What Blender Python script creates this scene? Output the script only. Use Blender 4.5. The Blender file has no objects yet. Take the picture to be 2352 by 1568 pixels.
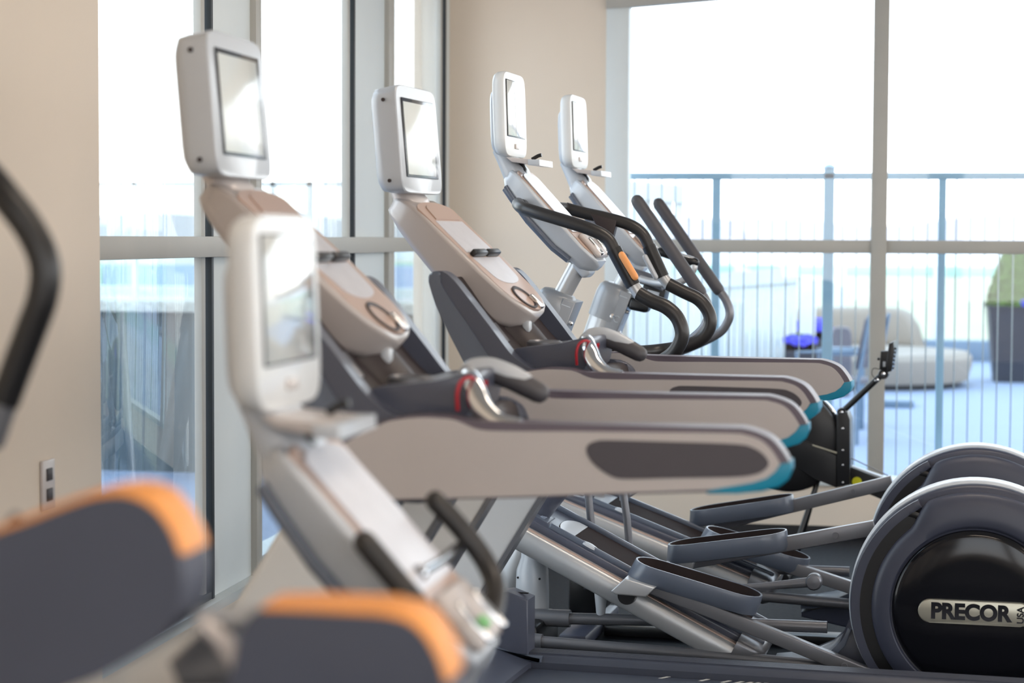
import bpy, bmesh, math, random
from mathutils import Vector, Matrix
random.seed(7)
PI = math.pi
C = bpy.context.scene.collection
SC = bpy.context.scene

# ---------------------------------------------------------------- camera
F_PX = 4573.0; CAM_H = 1.42
YAW = math.atan(774/F_PX); PITCH = math.atan(238/F_PX); ROLL = 0.0046
FW = Vector((-math.sin(YAW)*math.cos(PITCH), math.cos(YAW)*math.cos(PITCH), -math.sin(PITCH)))
R0 = Vector((math.cos(YAW), math.sin(YAW), 0)); U0 = R0.cross(FW)
RT = R0*math.cos(ROLL)+U0*math.sin(ROLL); UP = -R0*math.sin(ROLL)+U0*math.cos(ROLL)
cd = bpy.data.cameras.new('camera'); cam = bpy.data.objects.new('camera', cd); C.objects.link(cam)
cam.matrix_world = Matrix(((RT.x, UP.x, -FW.x, 0), (RT.y, UP.y, -FW.y, 0), (RT.z, UP.z, -FW.z, CAM_H), (0, 0, 0, 1)))
cd.sensor_width = 36; cd.lens = 36*F_PX/2352; cd.clip_start = .05; cd.clip_end = 5000
cd.dof.use_dof = True; cd.dof.focus_distance = 6.0; cd.dof.aperture_fstop = 2.9
SC.camera = cam

# ---------------------------------------------------------------- sky, sun-less overcast glare, exposure
w = bpy.data.worlds.new('sky'); SC.world = w; w.use_nodes = True
nt = w.node_tree; nt.nodes.clear()
out = nt.nodes.new('ShaderNodeOutputWorld'); bg = nt.nodes.new('ShaderNodeBackground')
tc = nt.nodes.new('ShaderNodeTexCoord'); sx = nt.nodes.new('ShaderNodeSeparateXYZ'); cr = nt.nodes.new('ShaderNodeValToRGB')
nz = nt.nodes.new('ShaderNodeTexNoise'); nz.inputs['Scale'].default_value = 2.2; nz.inputs['Detail'].default_value = 5
mx = nt.nodes.new('ShaderNodeMixRGB'); mx.blend_type = 'MULTIPLY'; mx.inputs[0].default_value = 1
cr2 = nt.nodes.new('ShaderNodeValToRGB')
nt.links.new(tc.outputs['Generated'], sx.inputs[0]); nt.links.new(sx.outputs['Z'], cr.inputs[0])
nt.links.new(tc.outputs['Generated'], nz.inputs['Vector']); nt.links.new(nz.outputs['Fac'], cr2.inputs[0])
e = cr.color_ramp.elements
e[0].position = 0; e[0].color = (.98, .93, .88, 1)
e[1].position = .08; e[1].color = (.96, .98, 1, 1)
q = e.new(.7); q.color = (.62, .80, 1, 1)
e = cr2.color_ramp.elements; e[0].position = .3; e[0].color = (.86, .87, .9, 1); e[1].position = .6; e[1].color = (1, 1, 1, 1)
nt.links.new(cr.outputs[0], mx.inputs[1]); nt.links.new(cr2.outputs[0], mx.inputs[2])
nt.links.new(mx.outputs[0], bg.inputs[0]); bg.inputs[1].default_value = 4.0
nt.links.new(bg.outputs[0], out.inputs[0])
SC.view_settings.view_transform = 'Standard'; SC.view_settings.look = 'None'
SC.view_settings.exposure = 0.1; SC.view_settings.gamma = 1; SC.view_settings.use_curve_mapping = False
SC.cycles.max_bounces = 10; SC.cycles.transparent_max_bounces = 16; SC.cycles.use_denoising = True
SC.cycles.sample_clamp_indirect = 6

# ---------------------------------------------------------------- materials
def srgb(*c):
    return tuple(((v/255)/12.92 if v <= 10 else ((v/255+.055)/1.055)**2.4) for v in c)+(1,)
def mat(name, col, rough=.5, metal=0, var=.05, scale=8, coat=0, bump=0, emit=None, spec=.5, stretch=None):
    m = bpy.data.materials.new(name); m.use_nodes = True; t = m.node_tree; p = t.nodes['Principled BSDF']
    col = srgb(*col)
    p.inputs['Metallic'].default_value = metal; p.inputs['Coat Weight'].default_value = coat
    p.inputs['Coat Roughness'].default_value = .1; p.inputs['Specular IOR Level'].default_value = spec
    c = t.nodes.new('ShaderNodeTexCoord'); n = t.nodes.new('ShaderNodeTexNoise'); r = t.nodes.new('ShaderNodeValToRGB')
    n.inputs['Scale'].default_value = scale; n.inputs['Detail'].default_value = 6
    if stretch:
        mp = t.nodes.new('ShaderNodeMapping'); mp.inputs['Scale'].default_value = stretch
        t.links.new(c.outputs['Object'], mp.inputs[0]); t.links.new(mp.outputs[0], n.inputs['Vector'])
    else:
        t.links.new(c.outputs['Object'], n.inputs['Vector'])
    r.color_ramp.elements[0].position = .3; r.color_ramp.elements[1].position = .7
    r.color_ramp.elements[0].color = tuple(v*(1-var) for v in col[:3])+(1,)
    r.color_ramp.elements[1].color = tuple(min(1, v*(1+var)) for v in col[:3])+(1,)
    t.links.new(n.outputs['Fac'], r.inputs[0]); t.links.new(r.outputs[0], p.inputs['Base Color'])
    mr = t.nodes.new('ShaderNodeMapRange'); mr.inputs['To Min'].default_value = max(.02, rough*.85); mr.inputs['To Max'].default_value = min(1, rough*1.15)
    t.links.new(n.outputs['Fac'], mr.inputs['Value']); t.links.new(mr.outputs[0], p.inputs['Roughness'])
    if bump:
        b = t.nodes.new('ShaderNodeBump'); b.inputs['Strength'].default_value = bump; b.inputs['Distance'].default_value = .01
        t.links.new(n.outputs['Fac'], b.inputs['Height']); t.links.new(b.outputs[0], p.inputs['Normal'])
    if emit:
        p.inputs['Emission Color'].default_value = srgb(*emit[0]); p.inputs['Emission Strength'].default_value = emit[1]
    return m
def glassmat(name, tint=(1, 1, 1, 1), refl=1.0):
    m = bpy.data.materials.new(name); m.use_nodes = True; t = m.node_tree; t.nodes.clear()
    o = t.nodes.new('ShaderNodeOutputMaterial'); mi = t.nodes.new('ShaderNodeMixShader'); tr = t.nodes.new('ShaderNodeBsdfTransparent')
    gl = t.nodes.new('ShaderNodeBsdfGlossy'); fr = t.nodes.new('ShaderNodeLayerWeight'); mu = t.nodes.new('ShaderNodeMath'); mu.operation = 'MULTIPLY'
    gl.inputs['Roughness'].default_value = .01; tr.inputs[0].default_value = tint
    fr.inputs[0].default_value = .5; pw = t.nodes.new('ShaderNodeMath'); pw.operation = 'POWER'; pw.inputs[1].default_value = 4
    mu.operation = 'MULTIPLY_ADD'; mu.inputs[1].default_value = .8*refl; mu.inputs[2].default_value = .04*refl
    t.links.new(fr.outputs['Facing'], pw.inputs[0]); t.links.new(pw.outputs[0], mu.inputs[0])
    t.links.new(mu.outputs[0], mi.inputs[0]); t.links.new(tr.outputs[0], mi.inputs[1])
    t.links.new(gl.outputs[0], mi.inputs[2]); t.links.new(mi.outputs[0], o.inputs[0])
    return m
M = dict(
 wall=mat('beige_wall_paint', (224, 210, 193), .85, var=.02, scale=2, bump=.05),
 pier=mat('pale_window_panel', (216, 222, 222), .6, var=.01),
 frame=mat('grey_window_metal', (172, 170, 163), .45, metal=.0, var=.03),
 gasket=mat('black_gasket', (38, 44, 48), .5),
 sill=mat('pale_sill', (190, 196, 196), .5),
 ceil=mat('ceiling_white', (225, 222, 215), .9, var=.01),
 floor=mat('dark_rubber_floor', (15, 17, 23), .65, var=.25, scale=60, spec=.08),
 base=mat('dark_baseboard', (35, 34, 36), .5),
 taupe=mat('taupe_plastic', (182, 176, 174), .45, var=.015),
 taupe2=mat('grey_taupe_plastic', (168, 160, 156), .45, var=.015),
 trim=mat('purple_grey_trim', (96, 88, 98), .4, var=.03),
 teal=mat('teal_trim', (0, 128, 160), .4, var=.03),
 inset=mat('charcoal_inset', (72, 68, 74), .5, var=.05),
 body=mat('slate_plastic', (74, 78, 92), .36, var=.03, coat=.2),
 bodyl=mat('light_slate_plastic', (88, 96, 110), .35, var=.03, coat=.2),
 dark=mat('dark_brown_plastic', (50, 41, 42), .5, var=.06), liner=mat('dark_matte_liner', (44, 37, 37), .85, var=.06, spec=.12),
 black=mat('black_plastic', (20, 20, 22), .35, var=.1),
 rubber=mat('black_grip_rubber', (36, 34, 34), .42, var=.1, coat=.15),
 rubberg=mat('grey_grip_rubber', (72, 70, 74), .5, var=.06),
 silver=mat('silver_paint', (188, 190, 192), .3, metal=.45, var=.02),
 silverd=mat('grey_metallic_paint', (118, 119, 124), .32, metal=.5, var=.03),
 alu=mat('satin_aluminium', (186, 188, 190), .34, metal=.5, var=.02),
 chrome=mat('chrome', (225, 228, 232), .1, metal=1, var=.01),
 shell=mat('pale_grey_plastic', (184, 189, 195), .35, var=.01, coat=.3),
 shellwhite=mat('white_plastic', (212, 214, 214), .35, var=.01, coat=.3),
 shellt=mat('taupe_grey_plastic', (176, 168, 164), .36, var=.01, coat=.3),
 silverm=mat('mid_grey_metallic', (150, 153, 157), .32, metal=.3, var=.02),
 rim=mat('copper_tinted_rim', (186, 160, 145), .38, var=.02, coat=.3),
 shellw=mat('warm_grey_plastic', (192, 184, 180), .38, var=.02, coat=.3),
 overlay=mat('pale_control_overlay', (206, 206, 212), .3, var=.06, scale=20, coat=.3),
 screen=mat('glossy_glare_screen', (196, 202, 202), .05, var=.01, coat=.6, spec=.6),  # base lightened to paint in part of the bright window reflection
 screen_glare=mat('painted_glare_screen', (222, 228, 226), .16, var=.01, coat=.25),  # pale base paints in the bright sky that the dark screen reflects
 bezel=mat('dark_bezel', (30, 36, 46), .25, coat=.5),
 drum=mat('dark_slate_drum', (56, 60, 75), .42, var=.03),
 drumw=mat('smoked_window', (17, 18, 23), .12, var=.02, spec=.35),
 badge=mat('badge_plate', (176, 174, 160), .3, metal=.6, var=.02),
 letter=mat('badge_letters', (92, 92, 96), .12, metal=1, var=.05),
 emboss=mat('embossed_mark', (150, 160, 178), .35),
 orange=mat('orange_trim', (230, 152, 74), .5, var=.03),
 orangeg=mat('orange_sensor', (236, 160, 96), .4, var=.03),
 pad=mat('charcoal_upholstery', (72, 76, 90), .6, var=.06, bump=.1),
 red=mat('red_cord', (170, 14, 36), .5),
 yellow=mat('yellow_sticker', (200, 200, 30), .5),
 green=mat('green_light', (120, 190, 120), .4),
 belt=mat('belt_rubber', (58, 62, 74), .5, var=.05),
 dash=mat('pale_dash_paint', (200, 196, 188), .6),
 rail=mat('blue_grey_rail_paint', (150, 186, 212), .45, var=.03),
 rod=mat('thin_steel_rod', (150, 160, 166), .4, metal=.5),
 paver=mat('terrace_paver', (126, 138, 160), .8, var=.05, scale=3),
 sofa=mat('beige_outdoor_fabric', (140, 132, 123), .85, var=.03),
 cushd=mat('dark_outdoor_cushion', (92, 90, 98), .85, var=.04),
 pot=mat('charcoal_planter', (44, 46, 56), .5, var=.08),
 leaf=mat('green_leaf', (72, 98, 36), .7, var=.35, scale=25),
 leafd=mat('dark_leaf', (52, 80, 34), .7, var=.3, scale=25),
 petal=mat('violet_blue_petal', (84, 84, 226), .6, var=.15, scale=30),
 tablem=mat('blue_grey_table_paint', (98, 118, 138), .5),
 white=mat('white_paint', (204, 208, 206), .6, var=.03),
 stone=mat('pale_stone_coping', (178, 180, 172), .9, var=.25, scale=40, bump=.2),
 parapet=mat('teal_grey_parapet', (48, 64, 72), .6, var=.05),
 court=mat('pale_blue_panel', (150, 176, 214), .6, var=.02),
 courtg=mat('pale_green_panel', (160, 205, 184), .6, var=.02),
 sea=mat('pale_sea', (120, 150, 168), .3, var=.06, scale=.02),
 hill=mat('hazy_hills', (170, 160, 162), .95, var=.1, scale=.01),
 sand=mat('pale_shore', (190, 176, 150), .9, var=.05, scale=.1),
 ext=mat('far_ground', (160, 164, 166), .9, var=.1, scale=.1),
 glass=glassmat('window_glass', (.97, .99, .99, 1), 1.0),
 gbal=glassmat('balustrade_glass', (.86, .93, .93, 1), .8),
 lamp=mat('lamp_diffuser', (255, 240, 220), .5, emit=((255, 236, 216), 16)),
)

# ---------------------------------------------------------------- mesh helpers
def finish(name, bm, m, parent=None, angle=35, smooth=True):
    bmesh.ops.recalc_face_normals(bm, faces=bm.faces)
    me = bpy.data.meshes.new(name); bm.to_mesh(me); bm.free()
    if smooth:
        me.shade_smooth(); me.set_sharp_from_angle(angle=math.radians(angle))
    ms = m if isinstance(m, (list, tuple)) else [m]
    for k in ms: me.materials.append(M[k])
    o = bpy.data.objects.new(name, me); C.objects.link(o)
    if parent: o.parent = parent
    return o
def NB(): return bmesh.new()
def cat(pts, n=6, closed=False):
    P = [Vector(p) for p in pts]; r = []; L = len(P)
    rng = range(L) if closed else range(L-1)
    for i in rng:
        p0 = P[(i-1) % L] if closed or i > 0 else P[0]*2-P[1]
        p1 = P[i]; p2 = P[(i+1) % L]; p3 = P[(i+2) % L] if closed or i+2 < L else P[-1]*2-P[-2]
        for k in range(n):
            t = k/n
            r.append(.5*((2*p1)+(p2-p0)*t+(2*p0-5*p1+4*p2-p3)*t*t+(3*p1-p0-3*p2+p3)*t**3))
    if not closed: r.append(P[-1])
    return r
def prism(bm, pts, y0, y1, bev=0, seg=3, mi=0, T=None):
    """outline in x,z extruded along y"""
    P = [(p[0], p[1]) for p in pts]
    # drop doubles
    Q = [P[0]]
    for p in P[1:]:
        if (p[0]-Q[-1][0])**2+(p[1]-Q[-1][1])**2 > 1e-7: Q.append(p)
    if (Q[0][0]-Q[-1][0])**2+(Q[0][1]-Q[-1][1])**2 < 1e-7: Q.pop()
    T = T or Matrix.Identity(4)
    a = [bm.verts.new(T @ Vector((x, y0, z))) for x, z in Q]; b = [bm.verts.new(T @ Vector((x, y1, z))) for x, z in Q]
    n = len(Q); fs = [bm.faces.new(a), bm.faces.new(list(reversed(b)))]
    for i in range(n): fs.append(bm.faces.new((a[i], b[i], b[(i+1) % n], a[(i+1) % n])))
    for f in fs: f.material_index = mi
    if bev:
        ed = [bm.edges.get((v[i], v[(i+1) % n])) for v in (a, b) for i in range(n)]
        bmesh.ops.bevel(bm, geom=[x for x in ed if x], offset=bev, segments=seg, affect='EDGES', profile=.5, clamp_overlap=True)
def box(bm, c, s, bev=0, rot=None, seg=2):
    r = bmesh.ops.create_cube(bm, size=1)
    T = Matrix.Translation(Vector(c)) @ (rot.to_4x4() if rot else Matrix.Identity(4)) @ Matrix.Diagonal((s[0], s[1], s[2], 1))
    bmesh.ops.transform(bm, matrix=T, verts=r['verts'])
    if bev:
        es = list({e for v in r['verts'] for e in v.link_edges})
        bmesh.ops.bevel(bm, geom=es, offset=bev, segments=seg, affect='EDGES', profile=.5, clamp_overlap=True)
def tube(bm, pts, r, n=14, smooth=5, caps=True, flat=1.0, round_end=False):
    P = cat(pts, smooth) if smooth and len(pts) > 2 else [Vector(p) for p in pts]
    L = len(P); rr = r if isinstance(r, (list, tuple)) else None
    T = []
    for i in range(L):
        d = (P[min(i+1, L-1)]-P[max(i-1, 0)]); T.append(d.normalized())
    up = Vector((0, 1, 0)) if abs(T[0].y) < .9 else Vector((1, 0, 0))
    u = (up-T[0]*up.dot(T[0])).normalized(); rings = []
    rads = []
    for i in range(L):
        if rr: q = i/(L-1)*(len(rr)-1); k = min(int(q), len(rr)-2); rads.append(rr[k]+(rr[k+1]-rr[k])*(q-k))
        else: rads.append(r)
    seq = [(P[i], T[i], rads[i]) for i in range(L)]
    if round_end:
        h = [];
        for a in (80, 60, 35): h.append((P[0]-T[0]*rads[0]*math.sin(math.radians(a)), T[0], rads[0]*math.cos(math.radians(a))))
        g = []
        for a in (35, 60, 80): g.append((P[-1]+T[-1]*rads[-1]*math.sin(math.radians(a)), T[-1], rads[-1]*math.cos(math.radians(a))))
        seq = h+seq+g
    for p, t, ra in seq:
        u = (u-t*u.dot(t)).normalized(); v = t.cross(u)
        rings.append([bm.verts.new(p+u*(ra*flat*math.cos(2*PI*k/n))+v*(ra*math.sin(2*PI*k/n))) for k in range(n)])
    for a, b in zip(rings, rings[1:]):
        for k in range(n): bm.faces.new((a[k], a[(k+1) % n], b[(k+1) % n], b[k]))
    if caps: bm.faces.new(list(reversed(rings[0]))); bm.faces.new(rings[-1])
def loft(bm, rings, caps=True):
    V = [[bm.verts.new(p) for p in r] for r in rings]; n = len(V[0])
    for a, b in zip(V, V[1:]):
        for k in range(n): bm.faces.new((a[k], a[(k+1) % n], b[(k+1) % n], b[k]))
    if caps: bm.faces.new(list(reversed(V[0]))); bm.faces.new(V[-1])
def lathe(bm, prof, c, axis='z', n=40):
    """prof: (radius, height) pairs"""
    rings = []
    for r, h in prof:
        ring = []
        for k in range(n):
            a = 2*PI*k/n; x, y = max(r, .0005)*math.cos(a), max(r, .0005)*math.sin(a)
            ring.append(Vector(c)+(Vector((x, y, h)) if axis == 'z' else Vector((x, h, y)) if axis == 'y' else Vector((h, x, y))))
        rings.append(ring)
    loft(bm, rings)
def cyl(bm, p0, p1, r, n=20): tube(bm, [p0, p1], r, n=n, smooth=0)
def sell(w, h, n=28, e=3.2):
    """superellipse points, half sizes w,h"""
    r = []
    for k in range(n):
        a = 2*PI*k/n; c, s = math.cos(a), math.sin(a)
        r.append((w*math.copysign(abs(c)**(2/e), c), h*math.copysign(abs(s)**(2/e), s)))
    return r
def circ(cx, cz, r, a0=0, a1=360, n=48):
    return [(cx+r*math.cos(math.radians(a0+(a1-a0)*k/n)), cz+r*math.sin(math.radians(a0+(a1-a0)*k/n))) for k in range(n+(0 if a1-a0 == 360 else 1))]

def empty(name, loc, rz=0):
    o = bpy.data.objects.new(name, None); C.objects.link(o); o.location = loc; o.rotation_euler = (0, 0, rz); o.empty_display_size = .1
    return o
def tag(o, label, cat_, group=None, kind=None):
    if label: o['label'] = label
    if cat_: o['category'] = cat_
    if group: o['group'] = group
    if kind: o['kind'] = kind
    return o
def struct(name, bm, m, label=None, parent=None, **k):
    o = finish(name, bm, m, parent, **k)
    if not parent: o['kind'] = 'structure'
    if label: o['label'] = label
    return o
def kids(o): return [c for c in bpy.data.objects if c.parent == o]
def copy_tree(o, parent=None):
    c = o.copy(); C.objects.link(c); c.parent = parent
    for ch in kids(o): copy_tree(ch, c)
    return c

class Fr:
    """a machine's own frame; at() measures a photo pixel on the machine's own upright plane y"""
    def __init__(s, o, yaw, z0=0): s.o = Vector((o[0], o[1], 0)); s.yaw = math.radians(yaw); s.z0 = z0
    def at(s, px, py, y=0):
        r = FW+RT*((px-1176)/F_PX)-UP*((py-784)/F_PX); c, sn = math.cos(s.yaw), math.sin(s.yaw)
        n = Vector((sn, c, 0)); t = (n.dot(s.o)+y)/n.dot(r); p = r*t+Vector((0, 0, CAM_H)); d = p-s.o
        return (d.x*c-d.y*sn, p.z-s.z0)
    def p3(s, px, py, y=0): a = s.at(px, py, y); return Vector((a[0], y, a[1]))
    def root(s, name): return empty(name, (s.o.x, s.o.y, s.z0), -s.yaw)
    def pts(s, L, y=0): return [s.at(a, b, y) for a, b in L]
WORLD = Fr((0, 0), 0)
def W(px, py, Y): return WORLD.at(px, py, Y)

# ---------------------------------------------------------------- room shell
XW = -1.92; YF = 9.6; H0 = 3.1; XR = 5.2; YB = -4.5
def slab(name, x0, x1, y0, y1, z0, z1, m, bev=0, parent=None, label=None):
    bm = NB(); box(bm, ((x0+x1)/2, (y0+y1)/2, (z0+z1)/2), (x1-x0, y1-y0, z1-z0), bev)
    return struct(name, bm, m, label, parent)
slab('floor', XW-.2, XR, YB, YF+.2, -.1, 0, 'floor')
slab('ceiling', XW-.2, XR+.1, YB-.1, YF+.2, H0, H0+.1, 'ceil')
bm = NB(); box(bm, (XR+.05, (YB+YF)/2, .35), (.1, YF-YB+.4, .7)); box(bm, (XR+.05, (YB+YF)/2, 2.95), (.1, YF-YB+.4, .3))
for y in (YB, -1.2, 2.2, 5.6, YF): box(bm, (XR+.05, y, H0/2), (.1, .5, H0))
struct('wall_right', bm, 'wall')
# back wall, behind the camera, with three windows
bm = NB()
for a, b in ((XW-.2, -1.4), (.9, 1.3), (4.8, XR)): box(bm, ((a+b)/2, YB-.05, H0/2), (b-a, .1, H0))
for a, b in ((-1.4, .9), (1.3, 4.8)):
    box(bm, ((a+b)/2, YB-.05, .35), (b-a, .1, .7)); box(bm, ((a+b)/2, YB-.05, 2.95), (b-a, .1, .3))
struct('wall_back', bm, 'wall')
# left wall: solid beige piece near the camera, low wall and head over the glazing
bm = NB(); box(bm, (XW-.075, (YB+4.80)/2, H0/2), (.25, 4.80-YB, H0), .004)
struct('wall_left', bm, 'wall')
slab('wall_left_sill', XW-.2, XW-.02, 4.80, YF+.2, 0, .27, 'wall')
slab('wall_left_head', XW-.2, XW-.0, 4.80, YF+.2, 2.72, H0, 'wall')
slab('trim_1', XW-.2, XW+.02, 4.80, YF, .27, .30, 'sill')
slab('baseboard_left', XW+.05, XW+.065, YB, 4.80, 0, .1, 'base')
def left_window(n, y0, y1, yp, ypost):
    # panes y0..y1 (frame included), pale panel y1..yp, post yp..ypost
    root = empty('window_%d' % n, (XW, y0, .3)); root['kind'] = 'structure'
    def part(nm, bx, m):
        bm = NB()
        for b in bx: box(bm, ((b[0]+b[1])/2, (b[2]+b[3])/2-y0, (b[4]+b[5])/2-.3), (b[1]-b[0], b[3]-b[2], b[5]-b[4]), .002)
        return finish(nm, bm, m, root)
    part('window_frame', [(-.04, -.015, y1-.095, y1-.06, .3, 2.72)], 'frame')
    part('gasket', [(-.05, -.008, y1-.022, y1, .3, 2.72), (-.06, -.01, y0, y1-.022, .3, .325)], 'gasket')
    part('window_pane', [(-.045, -.039, y0, y1-.022, .31, 2.72)], 'glass')
    if yp: part('pale_panel', [(-.06, -.02, y1, yp, .3, 2.72)], 'pier')
    if ypost: part('window_post', [(-.10, .0, yp, ypost, .3, 2.72)], 'frame')
left_window(1, 4.80, 5.89, 6.31, 6.37)
left_window(2, 6.37, 7.67, 8.22, 8.32)
left_window(3, 8.32, 9.46, 9.6, None)
slab('trim_2', XW-.06, XW+.012, 4.80, YF, 1.357, 1.42, 'frame', .003)
# far wall
slab('wall_far_pier', XW-.2, -1.17, YF, YF+.2, 0, H0, 'wall')
slab('wall_far_sill', -1.17, XR, YF, YF+.2, 0, .245, 'wall')
slab('wall_far_head', -1.17, XR, YF+.02, YF+.2, 2.66, H0, 'wall')
slab('trim_3', -1.17, XR, YF-.02, YF+.2, .245, .275, 'sill')
slab('baseboard_far', XW, XR, YF-.015, YF, 0, .05, 'base')
root = empty('window_4', (-1.17, YF, .27)); root['kind'] = 'structure'
def part4(nm, bx, m, bev=.003):
    bm = NB()
    for b in bx: box(bm, ((b[0]+b[1])/2+1.17, (b[2]+b[3])/2, (b[4]+b[5])/2-.27), (b[1]-b[0], b[3]-b[2], b[5]-b[4]), bev)
    return finish(nm, bm, m, root)
part4('window_jamb', [(-1.17, -1.06, -.01, .12, .27, 2.66)], 'pier')
part4('window_mullion', [(.098, .172, -.02, .10, .27, 2.66), (1.98, 2.05, -.02, .10, .27, 2.66), (3.85, 3.92, -.02, .10, .27, 2.66)], 'frame')
part4('window_transom', [(-1.06, .098, -.01, .08, 1.354, 1.417), (.172, 1.98, -.01, .08, 1.354, 1.417), (2.05, 3.85, -.01, .08, 1.354, 1.417)], 'frame')
part4('window_pane', [(-1.06, XR, .045, .051, .275, 2.66)], 'glass', 0)
bm = NB(); prism(bm, [(-1.17, 2.522), (-1.06, 2.527), (-.3, 2.58), (-.3, 2.68), (-1.17, 2.68)], YF-.03, YF+.03)
struct('trim_4', bm, 'frame')
# wall outlet
oz = Fr((XW+.05, 0), 0)
ot = empty('wall_outlet', (XW+.05, 4.443, .832))
bm = NB(); box(bm, (.004, 0, 0), (.008, .075, .118), .003); finish('outlet_plate', bm, 'shellw', ot)
bm = NB(); box(bm, (.009, 0, .024), (.004, .034, .030), .002); box(bm, (.009, 0, -.024), (.004, .034, .030), .002); finish('outlet_socket', bm, 'dark', ot)
tag(ot, 'beige electrical outlet low on the beige wall at the left edge', 'outlet')
# ceiling lamps: real panels of the room
for i, (x, y) in enumerate(((.4, 2.0), (.4, 5.6), (3.2, 3.8), (.4, -1.8), (3.2, 7.2), (3.2, 0.2))):
    bm = NB(); box(bm, (0, 0, 0), (1.2, .32, .03), .004); o = finish('ceiling_lamp', bm, 'lamp'); o.location = (x, y, H0-.016)
    tag(o, 'warm rectangular ceiling light panel', 'ceiling light', 'ceiling light panels')

# ---------------------------------------------------------------- outside
slab('terrace_floor', -14, 9, YF+.2, 25.2, -.12, 0, 'paver')
slab('far_ground', -400, 400, 30, 900, -9.2, -9, 'sand')
bm = NB(); box(bm, (0, 2500, -14), (6000, 4400, .5)); struct('sea', bm, 'sea')
slab('terrace_floor_side', -14, XW-.22, 1.0, YF+.2, -.12, 0, 'paver')
# hills
bm = NB(); rows = []
xs = [-1600+40*i for i in range(81)]
hs = [14+16*abs(math.sin(i*.21+1))+9*abs(math.sin(i*.53)) for i in range(81)]
a = [Vector((x, 2600, -14)) for x in xs]; b = [Vector((x, 2700+30*math.sin(i), h)) for i, (x, h) in enumerate(zip(xs, hs))]; c = [Vector((x, 3100, -14)) for x in xs]
V = [[bm.verts.new(p) for p in r] for r in (a, b, c)]
for r, s in zip(V, V[1:]):
    for k in range(80): bm.faces.new((r[k], r[k+1], s[k+1], s[k]))
struct('hills', bm, 'hill')

# railing right outside the far window
RY = 9.98
root = empty('terrace_railing', (0, RY, 0)); tag(root, 'blue grey metal railing with thin vertical rods just outside the far window', 'railing')
bm = NB(); z0, z1 = W(1700, 412, RY)[1], W(1700, 397, RY)[1]
box(bm, (.5, 0, (z0+z1)/2), (5.6, .045, z1-z0), .004); box(bm, (.5, 0, .10), (5.6, .04, .04), .004)
finish('top_rail', bm, 'rail', root)
PX = [1645, 1903, 2163]
px_x = [W(p, 546, RY)[0] for p in PX]; step = px_x[2]-px_x[1]
posts = [(px_x[0], .040, z0), (px_x[1], .052, W(1903, 388, RY)[1]), (px_x[2], .036, z0)]
posts += [(px_x[0]-step, .04, z0), (px_x[2]+step, .052, W(1903, 388, RY)[1]), (px_x[2]+2*step, .04, z0), (px_x[0]-2*step, .04, z0)]
for i, (x, wd, top) in enumerate(posts):
    bm = NB(); box(bm, (x, 0, top/2), (wd, .045, top), .003)
    if wd > .05: lathe(bm, [(.026, 0), (.030, .004), (.028, .012), (.016, .022), (.001, .026)], (x, 0, top), n=20)
    finish('post', bm, 'rail', root)
xs = sorted(p[0] for p in posts); rods = []
for a, b in zip(xs, xs[1:]):
    for k in range(1, 8): rods.append(a+(b-a)*k/8)
for x in rods:
    bm = NB(); cyl(bm, (x, 0, .1), (x, 0, z0), .0032, 8); finish('rod', bm, 'rod', root)

# white slatted screens
def screen(name, x0, x1, Y, ztop, n, label, slope=0, zb=0, mats='white', group=None):
    root = empty(name, (x0, Y, zb)); tag(root, label, 'screen', group)
    bm = NB(); wv = (x1-x0)/n
    for k in range(n):
        zt = ztop-zb+slope*(k/n); box(bm, (wv*(k+.5), 0, zt/2), (wv*.86, .03, zt), .004)
    finish('slats', bm, mats, root)
    bm = NB(); prism(bm, [(0, ztop-zb-.12), (x1-x0, ztop-zb+slope-.12), (x1-x0, ztop-zb+slope), (0, ztop-zb)], -.035, -.015); finish('screen_rail', bm, mats, root)
    bm = NB(); box(bm, ((x1-x0)/2, -.02, .2), (x1-x0, .03, .08)); finish('screen_rail', bm, mats, root)
    return root
YS = 15.5
screen('slatted_screen', W(1460, 640, YS)[0], W(1832, 640, YS)[0], YS, W(1460, 640, YS)[1], 26, 'long white slatted privacy screen on the terrace behind the ellipticals', W(1832, 612, YS)[1]-W(1460, 640, YS)[1])
YS2 = 13.4
screen('slatted_screen', W(1400, 420, YS2)[0], W(1572, 420, YS2)[0], YS2, W(1460, 412, YS2)[1], 7, 'tall pale slatted screen rising above the railing at its left end', -.04)
bm = NB(); YP = 16.2; box(bm, ((W(1845, 0, YP)[0]+W(1882, 0, YP)[0])/2, YP, .55), (W(1882, 0, YP)[0]-W(1845, 0, YP)[0], .12, 1.15), .01)
o = finish('white_pillar', bm, 'white'); tag(o, 'short white pillar at the right end of the slatted screen', 'pillar')
# sea balustrade
YB2 = 24
root = empty('glass_balustrade', (0, YB2, 0)); tag(root, 'pale glass balustrade at the far sea edge of the terrace', 'balustrade')
zt = W(2000, 610, YB2)[1]; zt2 = W(2000, 634, YB2)[1]
bm = NB(); box(bm, (2.3, 0, (zt+zt2)/2), (16, .06, zt-zt2), .01); finish('top_rail', bm, 'courtg', root)
bm = NB(); box(bm, (2.3, 0, .12), (16, .2, .24), .01); finish('kerb', bm, 'tablem', root)
for p in (1700, 1930, 2158, 2390, 2620, 1470):
    x = W(p, 600, YB2)[0]; bm = NB(); box(bm, (x, .0, zt/2), (.14, .07, zt), .01); finish('post', bm, 'white', root)
bm = NB(); box(bm, (2.3, 0, zt2/2+.1), (16, .012, zt2-.2)); finish('glass_panel', bm, 'gbal', root)

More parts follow.
